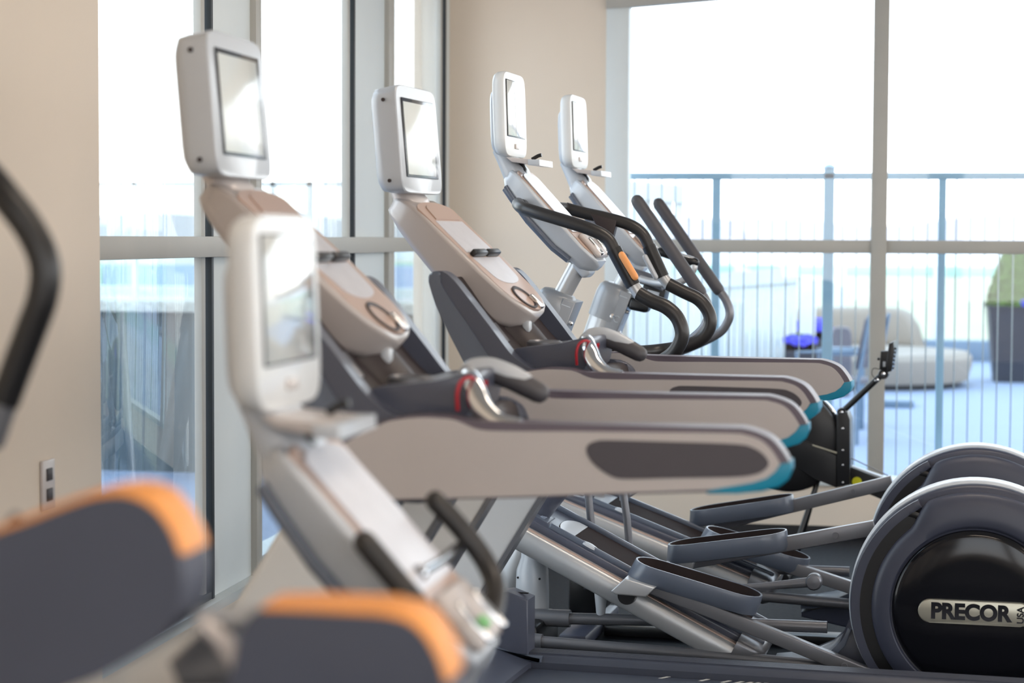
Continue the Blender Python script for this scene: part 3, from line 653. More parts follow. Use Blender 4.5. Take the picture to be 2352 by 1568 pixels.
# ================================================================ ELLIPTICALS
E1 = Fr((0, 5.75), 4.2); E2 = Fr((.0652, 6.769), 4.3)
def efx_head(root, f, dz=0):
    """mast console with its small screen, measured on the nearer elliptical"""
    yc = .415
    tp = f.p3(1380, 600, yc); tq = f.p3(1192, 388, yc); L = math.hypot(tq.x-tp.x, tq.z-tp.z)
    T = slabframe(tp, math.degrees(math.atan2(tq.z-tp.z, tp.x-tq.x)))
    secs = [(-.012, .03, -.030, -.010), (-.002, .075, -.042, .004), (.02, .10, -.056, .006), (.06, .118, -.062, .006), (.12, .128, -.072, .006), (L*.6, .132, -.074, .006), (L-.07, .128, -.066, .006), (L-.03, .12, -.062, .004), (L-.005, .095, -.05, -.004), (L+.008, .05, -.04, -.014)]
    bm = NB(); console_slab(bm, T, secs, 40, 5); con = finish('console', bm, 'shell', root, 40)
    bm = NB(); console_slab(bm, T, [(s_, hw*.93, nb-.009, nb+.016) for s_, hw, nb, n_ in secs[3:-2]]); finish('back_shell', bm, 'bodyl', con, 40)
    bm = NB(); plate(bm, T, .008, L-.012, .112, .112, .003, .005, round_lo=.06, round_hi=.02, k=12); finish('face_rim', bm, 'rim', con)
    bm = NB(); plate(bm, T, .115, L-.03, .100, .096, .009, .003, round_hi=.02); finish('control_overlay', bm, 'overlay', con)
    bm = NB(); box(bm, (0, 0, 0), (.095, .15, .02), .009, seg=3); bmesh.ops.transform(bm, matrix=T @ Matrix.Translation((.052, .0, .016)), verts=bm.verts); cu = finish('control_block', bm, 'shellw', con)
    for yy in (-.05, .05):
        bm = NB(); box(bm, (0, 0, 0), (.07, .014, .016), .006, seg=3); bmesh.ops.transform(bm, matrix=T @ Matrix.Translation((.040, yy, .026)), verts=bm.verts); finish('control_switch', bm, 'chrome', cu)
    bm = NB(); box(bm, (0, 0, 0), (.06, .10, .035), .012, seg=3); bmesh.ops.transform(bm, matrix=T @ Matrix.Translation((.02, 0, -.055)), verts=bm.verts); finish('underside_box', bm, 'shell', con)
    # neck
    bm = NB(); rings = []
    for x, y, hw, th in ((1196, 432, .085, .034), (1186, 398, .085, .032), (1166, 366, .075, .024), (1153, 345, .07, .02)):
        p = f.p3(x, y, yc); rings.append([Vector((p.x+q, yc+v, p.z+q*.5)) for v, q in sell(hw, th, 24, 3)])
    loft(bm, rings); finish('head_neck', bm, 'shell', root, 50)
    # screen head
    tb = f.at(1161, 356, .265); tt = f.at(1155, 160, .265)
    up = Vector((tt[0]-tb[0], 0, tt[1]-tb[1])); Hh = up.length; up.normalize(); fn = Vector((up.z, 0, -up.x)); Wd = .295
    TM = Matrix(((fn.x, 0, up.x, tb[0]), (0, 1, 0, .265+Wd/2), (fn.z, 0, up.z, tb[1]), (0, 0, 0, 1)))
    bm = NB(); rings = []
    for d, sc in ((-.040, .90), (-.036, .95), (-.026, .99), (-.006, 1.0), (-.001, .985), (0, .96)):
        rings.append([TM @ Vector((d, p, Hh*.5+q)) for p, q in sell(Wd/2*sc, Hh/2*(sc+.01), 44, 7)])
    loft(bm, rings); tv = finish('screen_housing', bm, 'shellwhite', root, 45)
    bm = NB(); rings = []
    for d, sc in ((-.060, .62), (-.056, .72), (-.046, .80), (-.034, .82)):
        rings.append([TM @ Vector((d, p, Hh*.42+q)) for p, q in sell(Wd/2*sc, Hh/2*sc, 36, 5)])
    loft(bm, rings); finish('back_cover', bm, 'shell', tv, 45)
    bm = NB(); box(bm, (0, 0, 0), (.004, Wd-.060, Hh-.085), .0015); bmesh.ops.transform(bm, matrix=TM @ Matrix.Translation((.0005, 0, Hh/2+.018)), verts=bm.verts); bz = finish('screen_bezel', bm, 'bezel', tv)
    bm = NB(); box(bm, (0, 0, 0), (.003, Wd-.085, Hh-.092), .0005); bmesh.ops.transform(bm, matrix=TM @ Matrix.Translation((.003, -.010, Hh/2+.018)), verts=bm.verts); finish('screen', bm, 'screen', bz)
    bm = NB(); box(bm, (0, 0, 0), (.005, .045, .016), .002); bmesh.ops.transform(bm, matrix=TM @ Matrix.Translation((.002, 0, .032)), verts=bm.verts); finish('screen_button', bm, 'shellw', tv)
    # little tray under the screen
    a = f.at(1170, 362, .35); b = f.at(1248, 370, .35)
    bm = NB(); prism(bm, [(a[0], a[1]), (b[0]-.03, b[1]+.004), (b[0], b[1]+.002), (b[0]+.002, b[1]-.014), (b[0]-.03, b[1]-.012), (a[0]+.02, a[1]-.016)], .30, .46, .003); sh = finish('ledge_tray', bm, 'shellw', root)
    bm = NB(); prism(bm, [(b[0]-.035, b[1]+.003), (b[0]+.002, b[1]+.003), (b[0]+.003, b[1]-.016), (b[0]-.034, b[1]-.014)], .285, .475, .003); finish('tray_lip', bm, 'shell', sh)
    bm = NB(); tube(bm, [f.p3(1186, 372, .40), f.p3(1200, 392, .40), f.p3(1200, 410, .40)], .015, smooth=0, flat=2.2); finish('tray_clip', bm, 'black', sh)
    bm = NB(); tube(bm, [f.p3(1222, 366, .42), f.p3(1236, 358, .42), f.p3(1244, 356, .42)], .006, smooth=3); finish('clip_tab', bm, 'black', sh)

def base_parts(root, f, fr=None, ra=(1165, 1220), rb=(1712, 1523)):
    """drum, ramp, tubes and pedals, measured on the nearer elliptical"""
    cx, cz = f.at(2240, 1401, .0); R = f.at(2240, 1401, .0)[1]-f.at(2240, 1685, .0)[1]
    px = R/301.0
    def AN(r0, r1, a0, a1, n=40):
        o_ = [(cx+r1*px*math.cos(math.radians(a0+(a1-a0)*k/n)), cz+r1*px*math.sin(math.radians(a0+(a1-a0)*k/n))) for k in range(n+1)]
        i_ = [(cx+r0*px*math.cos(math.radians(a1-(a1-a0)*k/n)), cz+r0*px*math.sin(math.radians(a1-(a1-a0)*k/n))) for k in range(n+1)]
        return o_+i_
    # shell
    bm = NB(); lathe(bm, [(.2, .02), ((246)*px, .02), (292*px, .028), (299*px, .036), (301*px, .048), (303*px, .12), (301*px, .20), (290*px, .215), (.2, .22)], (cx, 0, cz), 'y', 96); sh = finish('drum_housing', bm, 'drum', root, 40)
    bm = NB(); lathe(bm, [(299*px, .052), (304.5*px, .06), (306*px, .12), (304.5*px, .185), (299*px, .195)], (cx, 0, cz), 'y', 96)
    finish('drum_rim_sheen', bm, 'shell', sh, 40)  # pale colour paints the sky's reflection onto the drum's outer band
    # crescent slot with dark liner
    bm = NB(); prism(bm, AN(245, 275, 124, 226), .004, .021, .0); sl = finish('arm_slot', bm, 'black', sh)
    bm = NB(); prism(bm, AN(275, 296, 118, 232), .002, .03, .004); finish('slot_rim', bm, 'drum', sh, 40)
    a0 = math.radians(124); bm = NB(); v = Vector((cx+262*px*math.cos(a0), 0, cz+262*px*math.sin(a0)))
    box(bm, (v.x+.012, .012, v.z+.006), (.07, .02, .022), .006, Matrix.Rotation(.25, 3, 'Y')); finish('slot_cap', bm, 'black', sl)
    # front cover and smoked window
    def rout(a):
        d = math.degrees(a) % 360
        if 130 <= d <= 226: k_ = 1
        elif 112 < d < 130: k_ = (d-112)/18
        elif 226 < d < 244: k_ = (244-d)/18
        else: k_ = 0
        k_ = k_*k_*(3-2*k_); return (284-37*k_)*px
    bm = NB(); rings = []
    for fr_, h_ in ((-.1, .015), (1, .022), (1.004, .010), (.99, -.002), (.93, -.012), (.7, -.021), (.35, -.026), (.10, -.027), (.04, -.024), (.0, -.016), (-.1, -.014)):
        rings.append([Vector((cx+(200*px+(rout(2*PI*k/120)-200*px)*fr_)*math.cos(2*PI*k/120), h_, cz+(200*px+(rout(2*PI*k/120)-200*px)*fr_)*math.sin(2*PI*k/120))) for k in range(120)])
    V = [[bm.verts.new(p) for p in r] for r in rings]
    for r, q_ in zip(V, V[1:]):
        for i in range(120): bm.faces.new((r[i], r[(i+1) % 120], q_[(i+1) % 120], q_[i]))
    fc = finish('front_cover', bm, 'drum', root, 40)
    bm = NB(); lathe(bm, [(.001, -.034), (120*px, -.033), (180*px, -.029), (194*px, -.024), (196*px, -.018)], (cx, 0, cz), 'y', 96); wi = finish('smoked_window', bm, 'drumw', fc, 60)
    # badge
    bl, bh = 134*px, 28*px; tilt = .012
    bm = NB(); k = 12
    P = [(cx+bl-bh+bh*math.cos(a), cz+bh*math.sin(a)) for a in [(-PI/2+PI*i/k) for i in range(k+1)]]+[(cx-bl+bh+bh*math.cos(a), cz+bh*math.sin(a)) for a in [(PI/2+PI*i/k) for i in range(k+1)]]
    prism(bm, P, -.046, -.030, .003); bd = finish('badge', bm, 'badge', fc)
    def text(s, size, x, z, off, m, par, rot=0, yy=-.0462, ext=.0012):
        cu = bpy.data.curves.new('letters', 'FONT'); cu.body = s; cu.size = size; cu.extrude = ext; cu.offset = off; cu.align_x = 'CENTER'; cu.align_y = 'CENTER'
        to = bpy.data.objects.new('tmp', cu); C.objects.link(to); bpy.context.view_layer.update()
        me = bpy.data.meshes.new_from_object(to.evaluated_get(bpy.context.evaluated_depsgraph_get())); bpy.data.objects.remove(to)
        o = bpy.data.objects.new('lettering', me); me.materials.clear(); me.materials.append(M[m]); C.objects.link(o); o.parent = par
        o.location = (x, yy, z); o.rotation_euler = (PI/2, 0, 0) if not rot else (PI/2, -rot, 0)
        o.scale = (.97, 1, 1) if not rot else (1, 1, 1)
        return o
    text('PRECOR', 51*px, cx-11*px, cz, .0030, 'letter', bd)
    text('USA', 22*px, cx+106*px, cz, .0008, 'letter', bd, rot=PI/2)
    # foot skirt below the shell
    SK = [(1958, 1400), (1950, 1440), (1935, 1475), (1905, 1510), (1860, 1535), (1800, 1545), (1770, 1548), (1770, 1562), (2240, 1690), (2240, 1480), (2010, 1420)]
    bm = NB(); prism(bm, [(x, max(.012, z)) for x, z in f.pts(SK, .08)], .07, .24, .008); finish('foot_skirt', bm, 'drum', root)
    SK = [(1948, 1440), (1935, 1472), (1905, 1500), (1860, 1518), (1800, 1528), (1768, 1530), (1768, 1542), (1800, 1541), (1862, 1532), (1910, 1513), (1942, 1482), (1956, 1445)]
    bm = NB(); prism(bm, f.pts(SK, .06), .055, .26, .003); finish('skirt_edge', bm, 'bodyl', root)
    bm = NB(); box(bm, (cx, .14, .03), (.62, .42, .06), .012); finish('rear_stabilizer', bm, 'black', root)
    # ramp
    y0, y1 = .05, .40
    A = (fr or f).p3(*ra, y0); B = (fr or f).p3(*rb, y0)
    d = (B-A).normalized(); Lr = (B-A).length; nn = Vector((-d.z, 0, d.x)); nn = nn if nn.z > 0 else -nn
    TR = Matrix(((d.x, 0, nn.x, A.x), (0, 1, 0, y0), (d.z, 0, nn.z, A.z), (0, 0, 0, 1)))
    def rp(nm, par, m, boxes, bev=.004, seg=3, ang=35):
        bm = NB()
        for (x0_, x1_, ya, yb, z0_, z1_) in boxes: box(bm, ((x0_+x1_)/2, (ya+yb)/2, (z0_+z1_)/2), (x1_-x0_, yb-ya, z1_-z0_), bev, seg=seg)
        bmesh.ops.transform(bm, matrix=TR, verts=bm.verts); return finish(nm, bm, m, par, ang)
    wy = y1-y0
    rings = []
    for x in (0, Lr-.045): rings.append([TR @ Vector((x, y, z)) for y, z in [(0.02+.02*math.cos(a)-.02, .0+.036*math.sin(a)) for a in [math.radians(90+180*k/14) for k in range(15)]]+[(wy-.02, -.036), (wy-.02, .036)]])
    bm = NB(); loft(bm, rings); rt_ = finish('ramp_beam', bm, 'alu', root, 30)
    T_ = .060
    tr = rp('ramp_tray', root, 'body', [(.03, Lr+.03, .035, wy, .030, T_)], .010)
    rp('tray_wall', tr, 'bodyl', [(.10, Lr+.02, .045, .062, T_-.004, T_+.016)], .006)
    rp('tray_wall', tr, 'bodyl', [(.03, Lr+.02, wy-.03, wy-.010, T_-.004, T_+.016)], .006)
    TC = TR @ Matrix.Translation((0, (.068+wy-.035)/2, 0)); hc = (wy-.035-.068)/2
    bm = NB(); plate(bm, TC, .11, Lr-.01, hc, hc, T_-.002, .004, round_lo=.05, round_hi=.03, k=14); ch_ = finish('tray_channel', bm, 'liner', tr)
    bm = NB(); plate(bm, TC, .112, .175, hc*.92, hc*.92, T_+.001, .0025, round_lo=.045, k=14); finish('channel_scoop', bm, 'shell', ch_)
    rp('beam_stripe', rt_, 'rim', [(.0, Lr-.05, -.004, .02, .030, .038)], .002)
    bm = NB(); lathe(bm, [(.024, 0), (.022, .006), (.012, .009), (.001, .0095)], (0, 0, 0), n=24); bmesh.ops.transform(bm, matrix=TR @ Matrix.Translation((.235, .058, T_+.008)) @ Matrix.Diagonal((1.2, .8, 1, 1)), verts=bm.verts); finish('oval_button', bm, 'shell', tr)
    rp('emblem_plate', tr, 'bodyl', [(.035, .085, .09, .20, T_-.002, T_+.003)], .002)
    t = text('PRECOR', .020, 0, 0, .0006, 'emboss', tr, ext=.0008); t.matrix_local = TR @ Matrix.Translation((.062, .145, T_+.0035)) @ Matrix.Rotation(PI/2, 4, 'Z')
    # end cap
    bm = NB(); rings = []
    for x, sc in ((Lr-.05, 1.0), (Lr+.0, 1.0), (Lr+.022, .95), (Lr+.035, .85), (Lr+.040, .7)):
        rings.append([TR @ Vector((x, wy/2-.008+p*sc, .014+q*sc)) for p, q in sell(wy/2+.016, .054, 40, 6)])
    loft(bm, rings); finish('ramp_end_cap', bm, 'silverd', root, 45)
    # ramp front support and mast foot
    bm = NB(); a = f.p3(1215, 1195, .22); b = f.p3(1275, 1120, .22); tube(bm, [a, b, b+(b-a)*1.3], .045, smooth=0, n=24); finish('ramp_support', bm, 'body', root)
    a = f.p3(1223, 1345, .25)
    bm = NB(); lathe(bm, [(.045, 0), (.052, .02), (.052, .10), (.050, .16), (.036, .20), (.034, .28)], (a.x, .25, a.z-.11), n=30); po = finish('lift_post', bm, 'shell', root)
    for da in (-2.4, -.9):
        bm = NB(); lathe(bm, [(.0035, -.002), (.0035, .002), (.001, .002)], (0, 0, 0), 'y', 10); bmesh.ops.transform(bm, matrix=Matrix.Translation((a.x+.0515*math.cos(da), .25+.0515*math.sin(da), a.z+.03)), verts=bm.verts); finish('screw', bm, 'black', po)
    zf = .012
    bm = NB(); p = f.p3(1220, 1418, .20); q = f.p3(1310, 1420, .20); tube(bm, [p-Vector((.1, 0, 0)), q], .027, smooth=0, n=20); finish('frame_sleeve', bm, 'silverd', root)
    bm = NB(); tube(bm, [q, f.p3(1500, 1424, .20), f.p3(1900, 1440, .20)], .018, smooth=0, n=20); finish('frame_tube', bm, 'silverd', root)
    p = f.p3(1222, 1470, .04); q = f.p3(1245, 1474, .04); bm = NB(); tube(bm, [p-Vector((.04, 0, 0)), q], .024, smooth=0, n=20); finish('frame_sleeve', bm, 'silverd', root)
    bm = NB(); tube(bm, [q, f.p3(1650, 1507, .04), f.p3(1900, 1530, .04)], .0185, smooth=0, n=20); finish('frame_tube', bm, 'silverd', root)
    p = f.p3(1250, 1440, .2)
    bm = NB(); box(bm, (p.x-.05, .22, p.z-.10+.05), (.12, .30, .16), .02); finish('lift_motor', bm, 'black', root)
    a = f.p3(1380, 1385, .2); bm = NB(); rings = []
    bm = NB(); tube(bm, [a-Vector((0, 0, .03)), a+Vector((0, 0, .03))], [.014, .02], smooth=0, n=18, round_end=True); finish('pivot_joint', bm, 'shell', root)
    bm = NB(); zc_ = .03; box(bm, ((p.x+cx)/2, .22, .02), (cx-p.x, .10, .04), .008); finish('base_beam', bm, 'black', root)
    bm = NB(); box(bm, (p.x-.06, .22, .025), (.10, .60, .05), .012); finish('front_stabilizer', bm, 'drum', root)

def pedal_arm(root, f, y, left, right, armstart, armend, yarm, thick=.046):
    """left/right: photo points of the pedal's rim; armend: where the arm enters the drum"""
    A = f.p3(*left, y+.075); B = f.p3(*right, y+.075); d = (B-A).normalized(); L = (B-A).length; n = Vector((-d.z, 0, d.x)); n = n if n.z > 0 else -n
    T = Matrix(((d.x, 0, n.x, A.x), (0, 1, 0, y+.075), (d.z, 0, n.z, A.z), (0, 0, 0, 1)))
    def ring(hw, x0, x1, z, e=1):
        P = []; k = 10
        for i in range(k+1): a = PI/2+PI*i/k; P.append(Vector((x0+hw*e*math.cos(a)+hw*e, hw*math.sin(a), z)))
        for i in range(k+1): a = -PI/2+PI*i/k; P.append(Vector((x1+hw*math.cos(a)-hw, hw*math.sin(a), z)))
        return [T @ p for p in P]
    w_ = .078
    bm = NB()
    rings = [ring(w_-.030, .03, L-.02, -.062), ring(w_-.012, -.012, L-.006, -.058), ring(w_-.003, -.010, L-.001, -.045), ring(w_, 0, L, -.002), ring(w_-.001, .001, L-.001, 0), ring(w_-.006, .006, L-.006, 0), ring(w_-.0065, .0065, L-.0065, -.002), ring(w_-.0065, .0065, L-.0065, -.047)]
    loft(bm, rings); pe = finish('foot_pedal', bm, 'bodyl', root, 30)
    bm = NB(); rings = [ring(w_-.014, .016, L-.014, -.0430), ring(w_-.012, .014, L-.012, -.036), ring(w_-.0075, .0075, L-.0075, -.0015), ring(w_-.0062, .0062, L-.0062, -.0015), ring(w_-.0062, .0062, L-.0062, -.0448)]
    V = [[bm.verts.new(p) for p in r] for r in rings]; k_ = len(V[0])
    for r, q_ in zip(V, V[1:]):
        for i in range(k_): bm.faces.new((r[i], r[(i+1) % k_], q_[(i+1) % k_], q_[i]))
    bm.faces.new(V[0]); finish('pedal_mat', bm, 'liner', pe, 30)
    # arm
    P0 = f.p3(*armstart, yarm); E_ = f.p3(*armend, yarm)
    ad = (E_-P0).normalized(); an = Vector((-ad.z, 0, ad.x)); an = an if an.z > 0 else -an
    h = thick/2
    bm = NB(); prism(bm, [((P0+an*h).x, (P0+an*h).z), ((E_+an*h).x, (E_+an*h).z), ((E_-an*h).x, (E_-an*h).z), ((P0-an*h).x, (P0-an*h).z)], yarm-.018, yarm+.018, .004)
    ar = finish('pedal_arm', bm, 'silverd', root)
    bm = NB(); Q = A-n*.055; prism(bm, [((A-n*.05).x-.005, (A-n*.05).z), ((A+d*.09-n*.05).x, (A+d*.09-n*.05).z), ((A+d*.07-n*.085).x, (A+d*.07-n*.085).z), ((A-n*.10).x-.02, (A-n*.10).z), ((A-n*.09).x-.035, (A-n*.09).z)], yarm-.05, yarm+.05, .005); finish('pedal_bracket', bm, 'silver', ar)
    bm = NB(); c = A-n*.105+d*.01; lathe(bm, [(.001, -.022), (.026, -.022), (.028, -.01), (.028, .01), (.026, .022), (.001, .022)], (c.x, yarm, c.z), 'y', 26); finish('arm_roller', bm, 'black', ar)
    bm = NB(); m = P0+(E_-P0)*.80; lathe(bm, [(.001, -.022), (.009, -.022), (.010, -.017)], (m.x, yarm, m.z-.0), 'y', 18); finish('arm_bolt', bm, 'silverd', ar)

def mast(root, f, second=False):
    yc = .40
    a = f.p3(1335, 596, yc); b = f.p3(1290, 680, yc)
    bm = NB(); tube(bm, [a, b], .029, smooth=0, n=26); finish('mast_tube', bm, 'silver', root)
    top = f.p3(1287, 668, yc)
    ax = (f.p3(1250, 775, yc)-top).normalized(); ln = .135
    n = Vector((ax.z, 0, -ax.x)); n = n if n.x > 0 else -n
    rings = []
    for t, w_, off in ((0, .034, 0), (.004, .050, 0), (.018, .062, 0), (.045, .067, 0), (.09, .067, 0), (ln, .067, 0), (ln+.001, .063, 0)):
        c = top+ax*t+n*off; rings.append([Vector((c.x, yc, c.z))+n*p+Vector((0, q, 0)) for p, q in sell(w_, w_*.95, 30, 2.6)])
    bm = NB(); loft(bm, rings); finish('mast_cap', bm, 'silverm', root, 40)
    fl = top+ax*((top.z-.06)/-ax.z)
    bm = NB(); tube(bm, [top+ax*ln, fl], [.062, .066], smooth=0, n=30); finish('mast_column', bm, 'silver', root, 40)
    # bolted side plate
    P0 = f.p3(1322, 690, yc); P1 = f.p3(1300, 784, yc)
    TP = Matrix(((ax.x, 0, n.x, P0.x), (0, 1, 0, yc), (ax.z, 0, n.z, P0.z), (0, 0, 0, 1)))
    bm = NB(); prism(bm, [(0, -.030), (.10, -.034), (.17, -.052), (.22, -.052), (.22, .004), (0, .014)], -.060, .060, .004, T=TP); pl = finish('bolted_plate', bm, 'silverm', root)
    for x_, z_ in ((.07, .018), (.15, .014)):
        bm = NB(); lathe(bm, [(.007, -.006), (.007, .004), (.004, .008), (.001, .008)], (0, 0, 0), n=12); bmesh.ops.transform(bm, matrix=TP @ Matrix.Translation((x_, -.03, z_-.004)), verts=bm.verts); finish('plate_bolt', bm, 'chrome', pl)
    for x_, z_ in ((.10, -.026), (.19, -.040)):
        bm = NB(); lathe(bm, [(.010, .0), (.009, -.005), (.001, -.006)], (0, 0, 0), 'y', 14); bmesh.ops.transform(bm, matrix=TP @ Matrix.Translation((x_, -.060, z_)), verts=bm.verts); finish('plate_bolt', bm, 'chrome', pl)
    for x_, z_, s_ in ((.02, -.012, 1), (.185, -.014, 1)):
        bm = NB(); box(bm, (0, 0, 0), (.0025, .001, .03)); bmesh.ops.transform(bm, matrix=TP @ Matrix.Translation((x_, -.0605, z_)), verts=bm.verts); finish('plate_mark', bm, 'shell', pl)
    bm = NB(); A_ = [math.radians(50+260*k/14) for k in range(15)]
    tube(bm, [TP @ Vector((.105-.011*math.sin(a)*1.0, -.0605, -.008+.011*math.cos(a))) for a in A_], .0014, n=6, smooth=0); finish('plate_mark', bm, 'shell', pl)

def bars_e1(root, f):
    # near bar
    def path(L, dy=0): return [f.p3(x, y, q) for x, y, q in L]
    N1 = path([(1190, 468, .20), (1200, 477, .12), (1230, 487, .09), (1300, 508, .07), (1360, 528, .06), (1395, 548, .06), (1414, 580, .06)])
    bm = NB(); tube(bm, N1, .0195, n=20, smooth=6, round_end=True); finish('bar_loop', bm, 'rubber', root)
    bm = NB(); tube(bm, path([(1410, 572, .06), (1455, 656, .06)]), .0225, n=20, smooth=0); gr = finish('pulse_grip', bm, 'black', root)
    a, b = path([(1420, 590, .04), (1450, 640, .04)]); off = Vector((.012, -.006, .006))
    bm = NB(); tube(bm, [a+off, b+off], .0105, n=14, smooth=0, flat=.9, round_end=True); finish('pulse_sensor', bm, 'orangeg', gr)
    bm = NB(); tube(bm, path([(1452, 650, .06), (1470, 678, .06)]), .019, n=20, smooth=0); finish('bar_collar', bm, 'silver', root)
    bm = NB(); tube(bm, path([(1467, 674, .06), (1495, 690, .055), (1530, 705, .05), (1556, 730, .05), (1567, 765, .05), (1558, 795, .055), (1535, 820, .07), (1480, 850, .10), (1420, 880, .2)]), .0215, n=22, smooth=7); finish('bar_loop', bm, 'rubber', root)
    # far bar
    y = .66
    bm = NB(); tube(bm, path([(1300, 478, y), (1345, 490, y), (1400, 502, y), (1450, 518, y), (1478, 540, y), (1495, 575, y)]), .0195, n=20, smooth=6); finish('bar_loop', bm, 'rubber', root)
    bm = NB(); prism(bm, [f.at(a_, b_, y) for a_, b_ in ((1356, 488), (1420, 505), (1410, 545), (1395, 540), (1370, 515))], y-.02, y+.02, .005); finish('bar_bracket', bm, 'dark', root)
    bm = NB(); tube(bm, path([(1490, 565, y), (1522, 636, y)]), .0225, n=20, smooth=0); gr = finish('pulse_grip', bm, 'black', root)
    a, b = path([(1482, 590, y-.02), (1506, 636, y-.02)])
    bm = NB(); tube(bm, [a, b], .009, n=14, smooth=0, round_end=True); finish('pulse_sensor', bm, 'shell', gr)
    bm = NB(); tube(bm, path([(1520, 632, y), (1538, 655, y)]), .019, n=20, smooth=0); finish('bar_collar', bm, 'silver', root)
    bm = NB(); tube(bm, path([(1535, 652, y), (1570, 670, y), (1605, 688, y), (1628, 718, y), (1630, 750, y), (1610, 778, y), (1570, 795, y), (1500, 806, y), (1400, 812, .5)]), .0215, n=22, smooth=7); finish('bar_loop', bm, 'rubber', root)
    # cross tie behind the console to both bars
    bm = NB(); tube(bm, [f.p3(1196, 470, .2), f.p3(1215, 472, .40), f.p3(1300, 478, .66)], .018, n=18, smooth=5); finish('bar_tie', bm, 'rubber', root)
    bm = NB(); tube(bm, [f.p3(1420, 880, .2), f.p3(1270, 860, .38)], .020, n=18, smooth=0); finish('bar_tie', bm, 'rubber', root)
    bm = NB(); tube(bm, [f.p3(1400, 812, .5), f.p3(1290, 800, .40)], .020, n=18, smooth=0); finish('bar_tie', bm, 'rubber', root)

def bars_e2(root, f):
    def path(L): return [f.p3(x, y, q) for x, y, q in L]
    for y, off in ((.10, 0), (.70, 0)):
        if y < .5: G = [(1464, 462), (1608, 670)]; S = [(1604, 664), (1622, 692), (1628, 725), (1610, 760), (1560, 800), (1500, 840)]
        else: G = [(1513, 468), (1650, 665)]; S = [(1646, 659), (1668, 690), (1676, 722), (1664, 752), (1640, 772), (1580, 800), (1500, 830)]
        bm = NB(); tube(bm, path([(a, b, y) for a, b in G]), .0225, n=20, smooth=0, round_end=True); finish('arm_grip', bm, 'rubberg', root)
        bm = NB(); tube(bm, path([(a, b, y) for a, b in S]), .0165, n=20, smooth=6); ar = finish('moving_arm', bm, 'silverd', root)
        p = path([(*S[-1], y)])[0]
        bm = NB(); tube(bm, [p, Vector((p.x-.10, y, p.z-.22)), Vector((p.x-.1, y, .50))], .0165, n=16, smooth=0); finish('lower_arm', bm, 'silverd', ar)
        bm = NB(); tube(bm, [Vector((p.x-.1, y, .52)), Vector((p.x-.1, .4, .52))], .02, n=16, smooth=0); finish('arm_axle', bm, 'silverd', ar)
    # small fixed bar with grip near the console tip
    bm = NB(); tube(bm, path([(1470, 640, .3), (1500, 648, .28), (1545, 652, .25), (1575, 640, .25), (1592, 620, .25), (1594, 604, .25)]), .013, n=16, smooth=6); finish('fixed_bar', bm, 'silver', root)
    bm = NB(); tube(bm, path([(1596, 602, .25), (1560, 592, .25), (1518, 578, .25)]), .016, n=16, smooth=4, round_end=True); g_ = finish('fixed_grip', bm, 'black', root)
    bm = NB(); tube(bm, path([(1590, 597, .25), (1560, 588, .25)]), .013, n=16, smooth=0, round_end=True); finish('grip_sensor', bm, 'silver', g_)
    bm = NB(); tube(bm, path([(1446, 628, .38), (1490, 642, .36), (1530, 656, .34)]), .024, n=18, smooth=4, flat=1.6); finish('console_arm', bm, 'silverd', root)
    a = f.p3(1505, 674, .38); bm = NB(); box(bm, a, (.085, .10, .055), .006, Matrix.Rotation(.25, 3, 'Y')); bx_ = finish('receiver_box', bm, 'black', root)
    bm = NB(); box(bm, a+Vector((0, -.051, 0)), (.045, .002, .022), 0, Matrix.Rotation(.25, 3, 'Y')); finish('box_label', bm, 'shell', bx_)
    a = f.p3(1470, 700, .38); bm = NB(); box(bm, a, (.075, .08, .045), .014, Matrix.Rotation(.2, 3, 'Y'), seg=3); finish('bottle_bracket', bm, 'black', root)

def elliptical(f, kind, name, label):
    root = f.root(name); tag(root, label, 'elliptical', None)
    b = E1   # the shared parts are measured on the nearer one
    efx_head(root, b); mast(root, b)
    if kind == 1: base_parts(root, b)
    else: base_parts(root, b, E2, (1262, 1161), (1745, 1362))
    if kind == 1:
        bars_e1(root, b)
        for (x0_, y0_, x1_, y1_, q) in ((1338, 1000, 1362, 1245, .45), (1415, 1020, 1440, 1190, .58)):
            bm = NB(); tube(bm, [b.p3(x0_, y0_, q), b.p3(x1_, y1_, q), b.p3(x1_+6, y1_+70, q)], .0125, n=16, smooth=0); finish('lower_arm', bm, 'silverd', root)
        bm = NB(); tube(bm, [b.p3(1640, 1352, .30), b.p3(1745, 1347, .30), b.p3(1868, 1336, .30)], [.011, .011, .016], n=16, smooth=0); lk = finish('lift_handle', bm, 'silverd', root)
        bm = NB(); lathe(bm, [(.001, -.026), (.020, -.024), (.025, -.016), (.025, .016), (.020, .024), (.001, .026)], b.p3(1870, 1335, .30), 'y', 26); finish('handle_knob', bm, 'silverd', lk)
        pedal_arm(root, b, -.02, (1461, 1280), (1752, 1368), (1485, 1341), (2058, 1574), .010, .040)
        pedal_arm(root, b, .36, (1534, 1248), (1808, 1216), (1570, 1291), (2010, 1211), .44)
    else:
        bars_e2(root, E2)
        pedal_arm(root, E2, -.02, (1622, 1208), (1862, 1282), (1640, 1244), (2075, 1388), .010, .042)
        pedal_arm(root, E2, .36, (1585, 1170), (1822, 1135), (1610, 1212), (2050, 1106), .44)
    return root
e1 = elliptical(E1, 1, 'elliptical_trainer', 'nearer elliptical trainer, its large round rear drum at the lower right corner')
e2 = elliptical(E2, 2, 'elliptical_trainer', 'farther elliptical trainer with two straight moving arms, drum behind the nearer one')

